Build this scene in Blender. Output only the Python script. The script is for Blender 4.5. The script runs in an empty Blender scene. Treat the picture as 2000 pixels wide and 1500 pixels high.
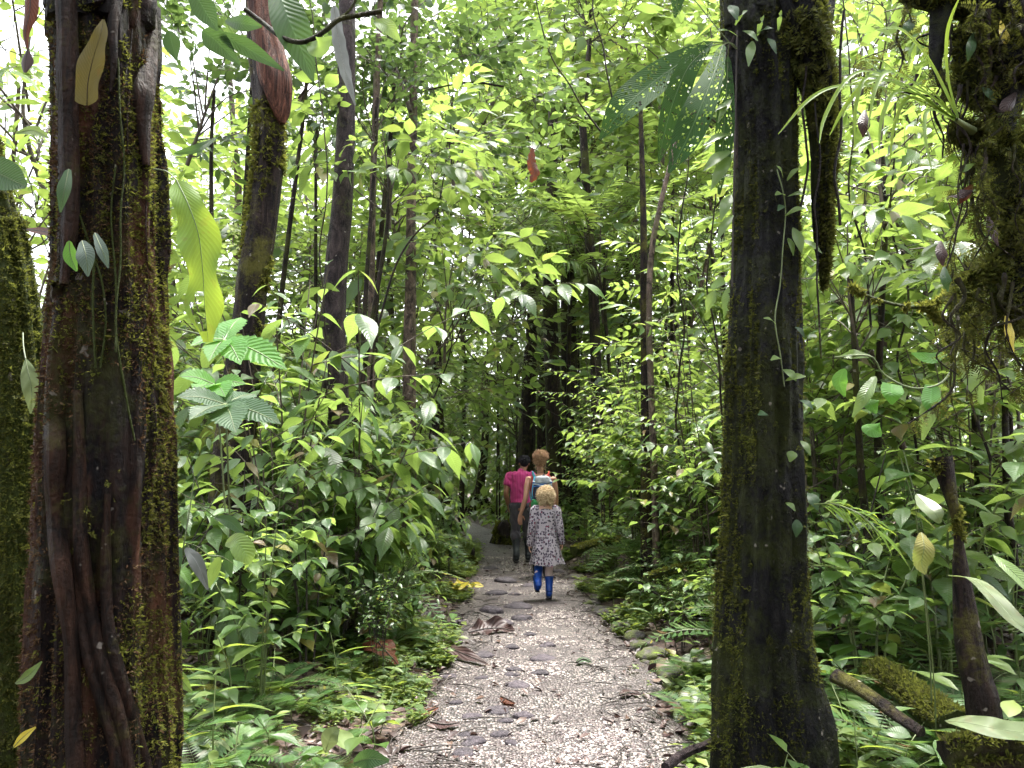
import bpy, math, random
import numpy as np
from mathutils import Vector

RNG = np.random.default_rng(11)
random.seed(5)
SC = bpy.context.scene
COL = SC.collection

# ------------------------------------------------------------------ camera model
CAMH = 1.33
FPX = 1502.0
PITCH = math.atan(180.0 / FPX)
CP, SP = math.cos(PITCH), math.sin(PITCH)

def ray(px, py):
    a, b = px - 1000.0, 750.0 - py
    return np.array([a, FPX * CP - b * SP, FPX * SP + b * CP])

def at(px, py, d):
    """the point seen at photo pixel (px, py) whose distance along the trail is d"""
    r = ray(px, py)
    return np.array([0, 0, CAMH]) + r * (d / r[1])

def ground(px, py):
    r = ray(px, py)
    return np.array([0, 0, CAMH]) - r * (CAMH / r[2])

def to_px(p):
    v = np.asarray(p, float) - np.array([0, 0, CAMH])
    f = v[1] * CP + v[2] * SP
    u = -v[1] * SP + v[2] * CP
    return 1000 + FPX * v[0] / f, 750 - FPX * u / f

# ------------------------------------------------------------------ numpy helpers
def norm(v):
    v = np.asarray(v, float)
    return v / np.maximum(np.linalg.norm(v, axis=-1, keepdims=True), 1e-9)

def _h(i, j, k, s):
    n = (i * 374761393 + j * 668265263 + k * 2147483647 + s * 974634777) & 0xFFFFFFFF
    n = ((n ^ (n >> 13)) * 1274126177) & 0xFFFFFFFF
    n = n ^ (n >> 16)
    return (n & 0xFFFF) / 65535.0

def vnoise(x, y, z, s=0):
    x, y, z = np.broadcast_arrays(np.asarray(x, float), np.asarray(y, float), np.asarray(z, float))
    i, j, k = (np.floor(q).astype(np.int64) for q in (x, y, z))
    fx, fy, fz = x - i, y - j, z - k
    fx, fy, fz = (q * q * (3 - 2 * q) for q in (fx, fy, fz))
    o = 0
    for a in (0, 1):
        for b in (0, 1):
            for c in (0, 1):
                w = (fx if a else 1 - fx) * (fy if b else 1 - fy) * (fz if c else 1 - fz)
                o = o + w * _h(i + a, j + b, k + c, s)
    return o * 2 - 1

def fbm(x, y, z, s=0, o=3):
    t, a = 0, 1.0
    for q in range(o):
        t = t + a * vnoise(np.asarray(x) * 2 ** q, np.asarray(y) * 2 ** q, np.asarray(z) * 2 ** q, s + q)
        a *= .5
    return t

def catmull(P, n):
    P = np.asarray(P, float)
    Q = np.vstack([2 * P[0] - P[1], P, 2 * P[-1] - P[-2]])
    d = np.r_[0, np.cumsum(np.linalg.norm(np.diff(P[:, :3], axis=0), axis=1))]
    s = np.linspace(0, d[-1], n)
    i = np.clip(np.searchsorted(d, s, side='right') - 1, 0, len(P) - 2)
    t = ((s - d[i]) / np.maximum(d[i + 1] - d[i], 1e-9))[:, None]
    a, b, c, e = Q[i], Q[i + 1], Q[i + 2], Q[i + 3]
    return .5 * (2 * b + (c - a) * t + (2 * a - 5 * b + 4 * c - e) * t ** 2 + (3 * b - a - 3 * c + e) * t ** 3)

class Geo:
    """collects vertices, quads, triangles, uvs and material slots for one mesh"""
    def __init__(s):
        s.V, s.U, s.Q, s.T, s.MQ, s.MT, s.n = [], [], [], [], [], [], 0
    def add(s, V, Q=None, T=None, U=None, mat=0, mq=None, mt=None):
        V = np.asarray(V, float).reshape(-1, 3)
        if U is None: U = np.zeros((len(V), 2))
        s.V.append(V); s.U.append(np.asarray(U, float).reshape(-1, 2))
        if Q is not None and len(Q):
            Q = np.asarray(Q, np.int64).reshape(-1, 4) + s.n
            s.Q.append(Q); s.MQ.append(np.full(len(Q), mat) if mq is None else mq)
        if T is not None and len(T):
            T = np.asarray(T, np.int64).reshape(-1, 3) + s.n
            s.T.append(T); s.MT.append(np.full(len(T), mat) if mt is None else mt)
        s.n += len(V)
        return s
    def cat(s):
        z = lambda L, w, dt: np.concatenate(L) if L else np.zeros((0, w), dt) if w > 1 else np.zeros(0, dt)
        return (z(s.V, 3, float), z(s.U, 2, float), z(s.Q, 4, np.int64), z(s.T, 3, np.int64),
                z(s.MQ, 1, np.int64), z(s.MT, 1, np.int64))
    def join(s, g, M=None, t=None):
        V, U, Q, T, MQ, MT = g.cat()
        if M is not None: V = V @ np.asarray(M).T
        if t is not None: V = V + np.asarray(t)
        return s.add(V, Q, T, U, 0, MQ, MT)
    def scatter(s, g, M, t):
        """copies of g: M (n,3,3) and t (n,3)"""
        V, U, Q, T, MQ, MT = g.cat()
        n, k = len(t), len(V)
        if n == 0: return s
        W = np.einsum('nij,kj->nki', M, V) + np.asarray(t)[:, None, :]
        off = (np.arange(n) * k)[:, None, None]
        q = (Q[None] + off).reshape(-1, 4); tr = (T[None] + off).reshape(-1, 3)
        return s.add(W.reshape(-1, 3), q, tr, np.tile(U, (n, 1)), 0, np.tile(MQ, n), np.tile(MT, n))
    def mesh(s, name, mats, smooth=True):
        V, U, Q, T, MQ, MT = s.cat()
        me = bpy.data.meshes.new(name)
        me.vertices.add(len(V)); me.vertices.foreach_set('co', V.astype(np.float32).ravel())
        li = np.concatenate([Q.ravel(), T.ravel()])
        me.loops.add(len(li)); me.loops.foreach_set('vertex_index', li.astype(np.int32))
        npol = len(Q) + len(T)
        tot = np.concatenate([np.full(len(Q), 4), np.full(len(T), 3)])
        st = np.concatenate([[0], np.cumsum(tot)[:-1]])
        me.polygons.add(npol)
        me.polygons.foreach_set('loop_start', st.astype(np.int32))
        me.polygons.foreach_set('loop_total', tot.astype(np.int32))
        me.polygons.foreach_set('material_index', np.concatenate([MQ, MT]).astype(np.int32))
        me.polygons.foreach_set('use_smooth', np.full(npol, smooth))
        uv = me.uv_layers.new(name='UVMap')
        uv.data.foreach_set('uv', U[li].astype(np.float32).ravel())
        me.update(calc_edges=True)
        for m in (mats if isinstance(mats, (list, tuple)) else [mats]): me.materials.append(m)
        return me

def frames(d, up, s=1.0):
    x = norm(d); y = norm(np.cross(up, x)); z = np.cross(x, y)
    s = np.asarray(s, float)
    M = np.stack([x, y, z], axis=-1)
    return M * (s[..., None, None] if s.ndim else s)

def grid_quads(a, b, wrap=False):
    i = np.arange(a - 1)[:, None]; j = np.arange(b if wrap else b - 1)[None]
    k = (j + 1) % b
    return np.stack([i * b + j, i * b + k, (i + 1) * b + k, (i + 1) * b + j], -1).reshape(-1, 4)

def tube(g, P, R, ns=6, mat=0, cap=False, side=None, R2=None, uvscale=1.0):
    P = np.asarray(P, float); n = len(P)
    R = np.broadcast_to(np.asarray(R, float), (n,)); R2 = R if R2 is None else np.broadcast_to(np.asarray(R2, float), (n,))
    Tn = norm(np.gradient(P, axis=0))
    ref = np.array([0, 1., 0]) if side is None else np.asarray(side, float)
    if side is None and abs(Tn[:, 1]).mean() > .8: ref = np.array([1., 0, 0])
    if side is None:
        b = norm(np.cross(Tn, ref)); c = np.cross(b, Tn)
    else:
        c = norm(np.cross(Tn, ref)); b = np.cross(c, Tn)
    a = np.linspace(0, 2 * np.pi, ns, endpoint=False)
    V = P[:, None] + b[:, None] * (np.cos(a)[None, :, None] * R[:, None, None]) + c[:, None] * (np.sin(a)[None, :, None] * R2[:, None, None])
    U = np.stack(np.meshgrid(np.linspace(0, uvscale, n), np.linspace(0, 1, ns), indexing='ij'), -1)
    Q = grid_quads(n, ns, True)
    V = V.reshape(-1, 3)
    T = None
    if cap:
        V = np.vstack([V, P[0] - Tn[0] * min(R[0], R2[0]) * .6, P[-1] + Tn[-1] * min(R[-1], R2[-1]) * .6])
        U = np.vstack([U.reshape(-1, 2), [[0, 0], [1, 0]]])
        j = np.arange(ns); k = (j + 1) % ns
        T = np.vstack([np.stack([k, j, np.full(ns, n * ns)], 1), np.stack([(n - 1) * ns + j, (n - 1) * ns + k, np.full(ns, n * ns + 1)], 1)])
    return g.add(V, Q, T, U, mat)

# ------------------------------------------------------------------ objects
def link(o, parent=None):
    COL.objects.link(o)
    if parent is not None: o.parent = parent
    return o

def obj(name, me, parent=None, loc=None, rotz=None, scale=None):
    o = link(bpy.data.objects.new(name, me), parent)
    if loc is not None: o.location = loc
    if rotz is not None: o.rotation_euler = (0, 0, rotz)
    if scale is not None: o.scale = scale if hasattr(scale, '__len__') else (scale,) * 3
    return o

def tag(o, label=None, cat=None, group=None, kind=None):
    if label: o['label'] = label
    if cat: o['category'] = cat
    if group: o['group'] = group
    if kind: o['kind'] = kind
    return o

def thing(name, label, cat, loc=(0, 0, 0), rotz=0, group=None):
    o = link(bpy.data.objects.new(name, None))
    o.empty_display_size = .1
    o.location = loc; o.rotation_euler = (0, 0, rotz)
    return tag(o, label, cat, group)

# ------------------------------------------------------------------ materials
def nt(name):
    m = bpy.data.materials.new(name); m.use_nodes = True
    t = m.node_tree; t.nodes.clear()
    o = t.nodes.new('ShaderNodeOutputMaterial')
    return m, t, o

def N(t, typ, ins=None, **kw):
    n = t.nodes.new(typ)
    for k, v in kw.items(): setattr(n, k, v)
    for k, v in (ins or {}).items():
        if isinstance(v, bpy.types.NodeSocket): t.links.new(v, n.inputs[k])
        else: n.inputs[k].default_value = v
    return n

def ramp(t, fac, stops, interp='LINEAR'):
    r = t.nodes.new('ShaderNodeValToRGB'); r.color_ramp.interpolation = interp
    e = r.color_ramp.elements
    while len(e) < len(stops): e.new(.5)
    for q, (p, c) in zip(e, stops):
        q.position = p; q.color = tuple(c) + ((1,) if len(c) == 3 else ())
    t.links.new(fac, r.inputs[0])
    return r.outputs[0]

def mixc(t, f, a, b, blend='MIX'):
    n = t.nodes.new('ShaderNodeMix'); n.data_type = 'RGBA'; n.blend_type = blend
    for k, v in ((0, f), (6, a), (7, b)):
        if isinstance(v, bpy.types.NodeSocket): t.links.new(v, n.inputs[k])
        else: n.inputs[k].default_value = v if k == 0 else tuple(v) + ((1,) if len(v) == 3 else ())
    return n.outputs[2]

def math_(t, op, a, b=None, c=None, clamp=False):
    n = t.nodes.new('ShaderNodeMath'); n.operation = op; n.use_clamp = clamp
    for k, v in enumerate((a, b, c)):
        if v is None: continue
        if isinstance(v, bpy.types.NodeSocket): t.links.new(v, n.inputs[k])
        else: n.inputs[k].default_value = v
    return n.outputs[0]

def bump(t, h, strength=.4, dist=.01, base=None):
    n = N(t, 'ShaderNodeBump', {'Strength': strength, 'Distance': dist, 'Height': h})
    if base is not None: t.links.new(base, n.inputs['Normal'])
    return n.outputs[0]

def leaf_mat(name, cols, trans, tf=.38, rough=.4, veins=0, spec=.5, blotch=.0, ribs=14, low=0, dead=.0):
    """cols: list of base colours picked per leaf; trans: colour of light coming through"""
    m, t, o = nt(name)
    g = N(t, 'ShaderNodeNewGeometry')
    n = len(cols)
    base = ramp(t, g.outputs['Random Per Island'], [((i + .5) / n, c) for i, c in enumerate(cols)])
    if dead:
        rr = math_(t, 'FRACT', math_(t, 'MULTIPLY', g.outputs['Random Per Island'], 37.7))
        base = mixc(t, math_(t, 'GREATER_THAN', rr, 1 - dead), base, (.20, .17, .03))
        base = mixc(t, math_(t, 'GREATER_THAN', rr, 1 - dead * .6), base, (.085, .04, .018))
    co = N(t, 'ShaderNodeTexCoord')
    nz = N(t, 'ShaderNodeTexNoise', {'Vector': co.outputs['Object'], 'Scale': 9.0, 'Detail': 3.0})
    base = mixc(t, .35, base, ramp(t, nz.outputs[0], [(.3, (.45, .45, .45)), (.7, (1.5, 1.5, 1.4))]), 'MULTIPLY')
    if low:
        nl = N(t, 'ShaderNodeTexNoise', {'Vector': co.outputs['Object'], 'Scale': 4.0, 'Detail': 4.0})
        base = mixc(t, .9, base, ramp(t, nl.outputs[0], [(.38, (.35, .28, .3)), (.62, (1.3, 1.3, 1.2))]), 'MULTIPLY')
    nrm = None
    if veins:
        sx = N(t, 'ShaderNodeSeparateXYZ', {0: co.outputs['UV']})
        av = math_(t, 'ABSOLUTE', math_(t, 'SUBTRACT', sx.outputs[1], .5))
        mid = math_(t, 'LESS_THAN', av, .022)
        w = math_(t, 'SINE', math_(t, 'MULTIPLY', math_(t, 'SUBTRACT', sx.outputs[0], math_(t, 'MULTIPLY', av, .35)), ribs * 6.283))
        w01 = math_(t, 'POWER', math_(t, 'MULTIPLY_ADD', w, .5, .5), 6.0)
        ve = math_(t, 'MAXIMUM', mid, math_(t, 'MULTIPLY', w01, .45))
        base = mixc(t, math_(t, 'MULTIPLY', ve, .45), base, tuple(min(1, c * 2.2 + .02) for c in cols[-1]))
        nrm = bump(t, math_(t, 'ADD', w, math_(t, 'MULTIPLY', nz.outputs[0], .6)), .35 * veins, .004)
    if blotch:
        n2 = N(t, 'ShaderNodeTexNoise', {'Vector': co.outputs['Object'], 'Scale': 26.0, 'Detail': 4.0})
        base = mixc(t, math_(t, 'MULTIPLY', math_(t, 'GREATER_THAN', n2.outputs[0], .62), blotch), base, (.12, .06, .02))
    p = N(t, 'ShaderNodeBsdfPrincipled', {'Base Color': base, 'Roughness': rough, 'Specular IOR Level': spec})
    tc = mixc(t, .6, base, trans)
    tr = N(t, 'ShaderNodeBsdfTranslucent', {'Color': tc})
    if nrm is not None:
        t.links.new(nrm, p.inputs['Normal'])
    mx = N(t, 'ShaderNodeMixShader', {0: tf, 1: p.outputs[0], 2: tr.outputs[0]})
    t.links.new(mx.outputs[0], o.inputs[0])
    return m

def plain(name, col, rough=.6, nscale=None, namt=.4, bumps=0, spec=.5, var=None):
    m, t, o = nt(name)
    p = N(t, 'ShaderNodeBsdfPrincipled', {'Base Color': tuple(col) + (1,), 'Roughness': rough, 'Specular IOR Level': spec})
    if nscale:
        co = N(t, 'ShaderNodeTexCoord')
        nz = N(t, 'ShaderNodeTexNoise', {'Vector': co.outputs['Object'], 'Scale': nscale, 'Detail': 5.0})
        c2 = var or tuple(c * (1 - namt) for c in col)
        t.links.new(ramp(t, nz.outputs[0], [(.35, c2), (.65, tuple(min(1, c * (1 + namt * .5)) for c in col))]), p.inputs['Base Color'])
        if bumps: t.links.new(bump(t, nz.outputs[0], bumps, .01), p.inputs['Normal'])
    t.links.new(p.outputs[0], o.inputs[0])
    return m

def island(name, stops, rough=.7, spec=.4, trans=0):
    m, t, o = nt(name)
    g = N(t, 'ShaderNodeNewGeometry')
    c = ramp(t, g.outputs['Random Per Island'], stops)
    co = N(t, 'ShaderNodeTexCoord')
    nz = N(t, 'ShaderNodeTexNoise', {'Vector': co.outputs['Object'], 'Scale': 30.0, 'Detail': 3.0})
    c = mixc(t, .5, c, ramp(t, nz.outputs[0], [(.3, (.4, .4, .4)), (.7, (1.4, 1.4, 1.4))]), 'MULTIPLY')
    p = N(t, 'ShaderNodeBsdfPrincipled', {'Base Color': c, 'Roughness': rough, 'Specular IOR Level': spec})
    sh = p.outputs[0]
    if trans:
        tr = N(t, 'ShaderNodeBsdfTranslucent', {'Color': c})
        sh = N(t, 'ShaderNodeMixShader', {0: trans, 1: sh, 2: tr.outputs[0]}).outputs[0]
    t.links.new(sh, o.inputs[0])
    return m

def bark_mat(name, dark, light, moss=None, mossamt=.5, sx=14.0, sz=2.0, patch=None, spots=True):
    m, t, o = nt(name)
    co = N(t, 'ShaderNodeTexCoord')
    mp = N(t, 'ShaderNodeMapping', {'Vector': co.outputs['Object'], 'Scale': (sx, sx, sz)})
    n1 = N(t, 'ShaderNodeTexNoise', {'Vector': mp.outputs[0], 'Scale': 1.6, 'Detail': 10.0, 'Roughness': .72, 'Distortion': .6})
    n2 = N(t, 'ShaderNodeTexNoise', {'Vector': co.outputs['Object'], 'Scale': 3.2, 'Detail': 6.0, 'Roughness': .7})
    n3 = N(t, 'ShaderNodeTexNoise', {'Vector': co.outputs['Object'], 'Scale': 60.0, 'Detail': 4.0})
    c = ramp(t, n1.outputs[0], [(.40, tuple(c * .5 for c in dark)), (.54, tuple((a + b) * .4 for a, b in zip(dark, light))), (.66, light)])
    if patch:
        pz = N(t, 'ShaderNodeTexNoise', {'Vector': N(t, 'ShaderNodeMapping', {'Vector': co.outputs['Object'], 'Scale': (6, 6, 1.2), 'Location': (3, 1, 7)}).outputs[0], 'Scale': 1.3, 'Detail': 4.0})
        c = mixc(t, ramp(t, pz.outputs[0], [(.52, (0, 0, 0)), (.62, (.8, .8, .8))]), c, patch)
    if moss:
        f = ramp(t, math_(t, 'MULTIPLY_ADD', n3.outputs[0], .25, n2.outputs[0]), [(.72 - mossamt * .3, (0, 0, 0)), (.86 - mossamt * .3, (1, 1, 1))])
        c = mixc(t, math_(t, 'MULTIPLY', f, .85), c, moss)
    if spots:
        v = N(t, 'ShaderNodeTexNoise', {'Vector': co.outputs['Object'], 'Scale': 22.0, 'Detail': 2.0})
        c = mixc(t, ramp(t, v.outputs[0], [(.70, (0, 0, 0)), (.73, (.55, .55, .55))]), c, (.30, .27, .24))
    h = math_(t, 'MULTIPLY_ADD', n3.outputs[0], .5, math_(t, 'MULTIPLY', n1.outputs[0], 1.6))
    p = N(t, 'ShaderNodeBsdfPrincipled', {'Base Color': c, 'Roughness': .55, 'Specular IOR Level': .12, 'Normal': bump(t, h, 1.0, .03)})
    t.links.new(p.outputs[0], o.inputs[0])
    return m

M = {}
M['mid'] = leaf_mat('leaf_mid', [(.022, .06, .016), (.04, .095, .022), (.075, .14, .03), (.03, .075, .025)], (.42, .58, .12), .46, .36, spec=.6, dead=.04)
M['bright'] = leaf_mat('leaf_bright', [(.06, .13, .02), (.10, .19, .025), (.16, .24, .035), (.07, .15, .03), (.05, .11, .025)], (.44, .58, .12), .44, .38, spec=.6, dead=.04)
M['far'] = leaf_mat('leaf_far', [(.03, .07, .02), (.06, .12, .025), (.10, .17, .035), (.14, .21, .05), (.025, .055, .02), (.08, .14, .04)], (.42, .55, .13), .42, .42, dead=.04)
M['dark'] = leaf_mat('leaf_dark', [(.025, .06, .02), (.035, .085, .022), (.05, .10, .025)], (.20, .30, .07), .36, .34)
M['grey'] = leaf_mat('leaf_grey', [(.07, .11, .045), (.10, .14, .055), (.14, .18, .07)], (.46, .54, .20), .48, .34, spec=.6)
M['broad'] = leaf_mat('leaf_broad', [(.03, .07, .02), (.045, .10, .022), (.06, .13, .025), (.05, .10, .03)], (.40, .56, .11), .42, .36, 1, .65, dead=.05)
M['broadlit'] = leaf_mat('leaf_broad_light', [(.035, .09, .02), (.06, .13, .025), (.11, .18, .035), (.025, .065, .02)], (.46, .62, .12), .44, .38, 1, .6, dead=.04)
M['fern'] = leaf_mat('fern_green', [(.025, .065, .02), (.04, .095, .025), (.065, .13, .035), (.09, .11, .05)], (.24, .38, .07), .34, .4, dead=.05)
M['herb'] = leaf_mat('herb_green', [(.03, .065, .018), (.06, .11, .025), (.11, .16, .035), (.17, .21, .05), (.05, .09, .03)], (.42, .52, .06), .40, .45)
M['moss'] = leaf_mat('moss_green', [(.03, .04, .010), (.06, .075, .014), (.11, .12, .022), (.05, .045, .018), (.16, .16, .03)], (.34, .36, .06), .36, .8, spec=.15, low=1)
M['mossdark'] = leaf_mat('moss_dark', [(.018, .024, .008), (.035, .045, .010), (.07, .08, .015), (.03, .024, .012), (.10, .11, .02)], (.26, .29, .05), .30, .8, spec=.15, low=1)
M['mossbrown'] = leaf_mat('moss_brown', [(.02, .011, .007), (.05, .026, .015), (.09, .05, .025), (.03, .02, .008), (.12, .08, .045)], (.18, .10, .04), .2, .75, spec=.15)
M['mossblack'] = leaf_mat('moss_black', [(.008, .008, .008), (.02, .02, .014), (.035, .035, .02), (.015, .012, .012)], (.08, .08, .02), .15, .7, spec=.2)
M['litter'] = island('dead_leaf_brown', [(0, (.018, .009, .009)), (.4, (.045, .022, .020)), (.7, (.075, .042, .036)), (.9, (.11, .068, .05)), (1, (.16, .11, .08))], .5, .5, .1)
M['twig'] = plain('twig_brown', (.06, .045, .028), .7, 20, .5)
M['twigdark'] = plain('twig_dark', (.025, .018, .014), .7, 20, .5)
M['greenstem'] = plain('green_stem', (.08, .11, .03), .5, 15, .4)
M['bark_wide'] = bark_mat('bark_wide', (.004, .003, .005), (.028, .015, .011), (.03, .032, .008), .35, 16, 4.5, (.095, .038, .020))
M['bark_right'] = bark_mat('bark_right', (.004, .004, .007), (.016, .015, .015), (.026, .032, .007), .5, 16, 5)
M['bark_moss'] = bark_mat('bark_moss', (.010, .007, .005), (.035, .025, .015), (.04, .055, .010), 1.0, 12, 3)
M['bark_lean'] = bark_mat('bark_lean', (.009, .006, .007), (.045, .030, .026), (.09, .085, .016), .35, 16, 2.5)
M['bark_red'] = bark_mat('bark_red', (.05, .018, .012), (.24, .10, .065), None, 0, 26, 1.4, spots=False)
M['bark_grey'] = bark_mat('bark_grey', (.022, .016, .019), (.085, .063, .062), (.09, .10, .03), .1, 10, 4)
M['bark_pale'] = bark_mat('bark_pale', (.06, .045, .038), (.25, .18, .14), (.12, .12, .05), .25, 9, 5)
M['bark_dark'] = bark_mat('bark_dark', (.010, .007, .007), (.045, .03, .024), (.05, .055, .012), .4, 14, 3)
M['root'] = bark_mat('root_brown', (.009, .005, .004), (.05, .023, .014), (.05, .045, .012), .25, 18, 4)
M['soil'] = None
# ------------------------------------------------------------------ terrain
_PY = [-6, 0, 3, 6, 9, 12, 14, 16, 19, 24, 32]
_PX = [.1, .1, .09, .2, .17, .12, -.08, -.32, -.85, -2.0, -5.0]
_PW = [.72, .72, .70, .74, .70, .66, .6, .55, .5, .5, .5]
def pathc(y): return np.interp(y, _PY, _PX)
def pathw(y): return np.interp(y, _PY, _PW)
def edge(x, y):
    return np.maximum(0, np.abs(np.asarray(x) - pathc(y)) - pathw(y))
def gz(x, y):
    x, y = np.asarray(x, float), np.asarray(y, float)
    e = edge(x, y)
    k = 1 - np.exp(-e / .35)
    z = -.03 + k * (.11 + .10 * fbm(x * .7, y * .7, 3.3, 4) + .04 * vnoise(x * 3, y * 3, 0, 9)) + .05 * np.minimum(e, 4)
    return z

def soil_mat():
    m, t, o = nt('forest_soil')
    co = N(t, 'ShaderNodeTexCoord')
    n1 = N(t, 'ShaderNodeTexNoise', {'Vector': co.outputs['Object'], 'Scale': 2.2, 'Detail': 8.0, 'Roughness': .7})
    n2 = N(t, 'ShaderNodeTexNoise', {'Vector': co.outputs['Object'], 'Scale': 30.0, 'Detail': 4.0})
    c = ramp(t, n2.outputs[0], [(.35, (.018, .010, .008)), (.55, (.05, .028, .02)), (.7, (.10, .06, .05))])
    c = mixc(t, ramp(t, n1.outputs[0], [(.5, (0, 0, 0)), (.65, (.5, .5, .5))]), c, (.05, .055, .015))
    p = N(t, 'ShaderNodeBsdfPrincipled', {'Base Color': c, 'Roughness': .75, 'Normal': bump(t, n2.outputs[0], .8, .02)})
    t.links.new(p.outputs[0], o.inputs[0])
    return m

def gravel_mat():
    m, t, o = nt('gravel_path')
    co = N(t, 'ShaderNodeTexCoord')
    v = N(t, 'ShaderNodeTexVoronoi', {'Vector': co.outputs['Object'], 'Scale': 62.0, 'Randomness': 1.0})
    n1 = N(t, 'ShaderNodeTexNoise', {'Vector': co.outputs['Object'], 'Scale': 2.6, 'Detail': 6.0, 'Roughness': .7})
    n0 = N(t, 'ShaderNodeTexNoise', {'Vector': co.outputs['Object'], 'Scale': 1.1, 'Detail': 4.0})
    sep = N(t, 'ShaderNodeSeparateColor', {0: v.outputs['Color']})
    peb = ramp(t, sep.outputs[0], [(0, (.03, .022, .024)), (.3, (.075, .056, .056)), (.6, (.17, .135, .125)), (.85, (.30, .255, .23)), (1, (.44, .39, .35))])
    gap = ramp(t, v.outputs['Distance'], [(.30, (1, 1, 1)), (.62, (.10, .10, .10))])
    c = mixc(t, 1.0, peb, gap, 'MULTIPLY')
    c = mixc(t, ramp(t, n1.outputs[0], [(.42, (0, 0, 0)), (.62, (.9, .9, .9))]), c, ramp(t, N(t, 'ShaderNodeTexNoise', {'Vector': co.outputs['Object'], 'Scale': 40.0, 'Detail': 5.0}).outputs[0], [(.35, (.014, .009, .010)), (.6, (.042, .028, .029)), (.78, (.12, .09, .085))]))
    h = math_(t, 'SUBTRACT', 1.0, v.outputs['Distance'])
    p = N(t, 'ShaderNodeBsdfPrincipled', {'Base Color': c, 'Roughness': .5, 'Normal': bump(t, h, .9, .012)})
    t.links.new(p.outputs[0], o.inputs[0])
    return m

def build_ground():
    u = np.linspace(-1, 1, 261)
    xs = np.sinh(u * 5.2) / np.sinh(5.2) * 140
    w = np.linspace(0, 1, 300)
    ys = -8 + np.sinh(w * 3.6) / np.sinh(3.6) * 230
    X, Y = np.meshgrid(xs, ys, indexing='ij')
    V = np.stack([X, Y, gz(X, Y)], -1).reshape(-1, 3)
    g = Geo().add(V, grid_quads(len(xs), len(ys))[:, ::-1])
    M['soil'] = soil_mat()
    tag(obj('forest_floor', g.mesh('forest_floor', M['soil'])), kind='structure')
    ys = np.linspace(-4, 30, 420); vs = np.linspace(-1, 1, 27)
    Y, S = np.meshgrid(ys, vs, indexing='ij')
    wob = 1 + .10 * vnoise(Y * 1.3, np.sign(S) * 5, 0, 3) + .07 * vnoise(Y * 4, np.sign(S) * 9, 0, 6)
    X = pathc(Y) + S * pathw(Y) * 1.08 * wob
    Z = .012 + .016 * fbm(X * 1.4, Y * 1.4, 0, 8) - .045 * np.clip((np.abs(S) - .8) / .2, 0, 1) ** 2
    g = Geo().add(np.stack([X, Y, Z], -1).reshape(-1, 3), grid_quads(len(ys), len(vs))[:, ::-1])
    M['gravel'] = gravel_mat()
    tag(obj('gravel_path', g.mesh('gravel_path', M['gravel'])), kind='structure')

def path_z(x, y):
    return .012 + .016 * fbm(np.asarray(x) * 1.4, np.asarray(y) * 1.4, 0, 8)

# ------------------------------------------------------------------ leaf and plant library
def leaf_geo(n=4, m=3, w=.22, peak=.42, tip=1.0, droop=.18, fold=.10, wave=0, mat=0, stalk=.06, teeth=0):
    """a leaf of length 1 along +X, w = half width, drip tip"""
    t = np.linspace(0, 1, n + 1)
    a = np.clip(t / peak, 0, 1); b = np.clip((1 - t) / (1 - peak), 0, 1)
    prof = np.where(t < peak, np.sin(a * np.pi / 2) ** .8, (np.sin(b * np.pi / 2)) ** (1.0 + .35 * tip))
    prof = np.maximum(prof, .02) * w
    if teeth: prof *= 1 + teeth * np.where(np.arange(n + 1) % 2, 1, -1)
    s = np.linspace(-1, 1, m)
    X = np.repeat(t[:, None], m, 1) * (1 - stalk) + stalk
    Y = prof[:, None] * s[None]
    Z = -droop * X ** 2 + fold * np.abs(Y) * 2 + wave * np.sin(t * 22)[:, None] * np.abs(s)[None] ** 2
    U = np.stack([np.repeat(t[:, None], m, 1), np.repeat((s * .5 + .5)[None], n + 1, 0)], -1)
    g = Geo().add(np.stack([X, Y, Z], -1).reshape(-1, 3), grid_quads(n + 1, m), U=U.reshape(-1, 2), mat=mat)
    return g

LT = {
    'tiny': leaf_geo(2, 3, .26, .45, .6, .12, .1),
    'oval': leaf_geo(4, 3, .22, .42, 1.2, .20, .12),
    'oval_hi': leaf_geo(7, 5, .22, .42, 1.6, .22, .10),
    'lance': leaf_geo(4, 3, .13, .38, 1.4, .26, .12),
    'round': leaf_geo(4, 3, .34, .45, .5, .15, .10),
    'broad': leaf_geo(8, 5, .20, .45, 1.5, .30, .10),
    'broadwide': leaf_geo(8, 5, .28, .42, 1.5, .26, .10),
    'blade': leaf_geo(5, 3, .055, .35, 1.2, .32, .25),
    'pinna': leaf_geo(2, 3, .11, .3, 1.0, .14, .05, stalk=0),
    'moss': leaf_geo(2, 2, .17, .35, 1.0, .4, 0, stalk=0),
}

def jitter_frames(d, up, s, tilt, rng):
    up = np.asarray(up, float) + rng.normal(0, tilt, d.shape)
    return frames(d, up, s)

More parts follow.
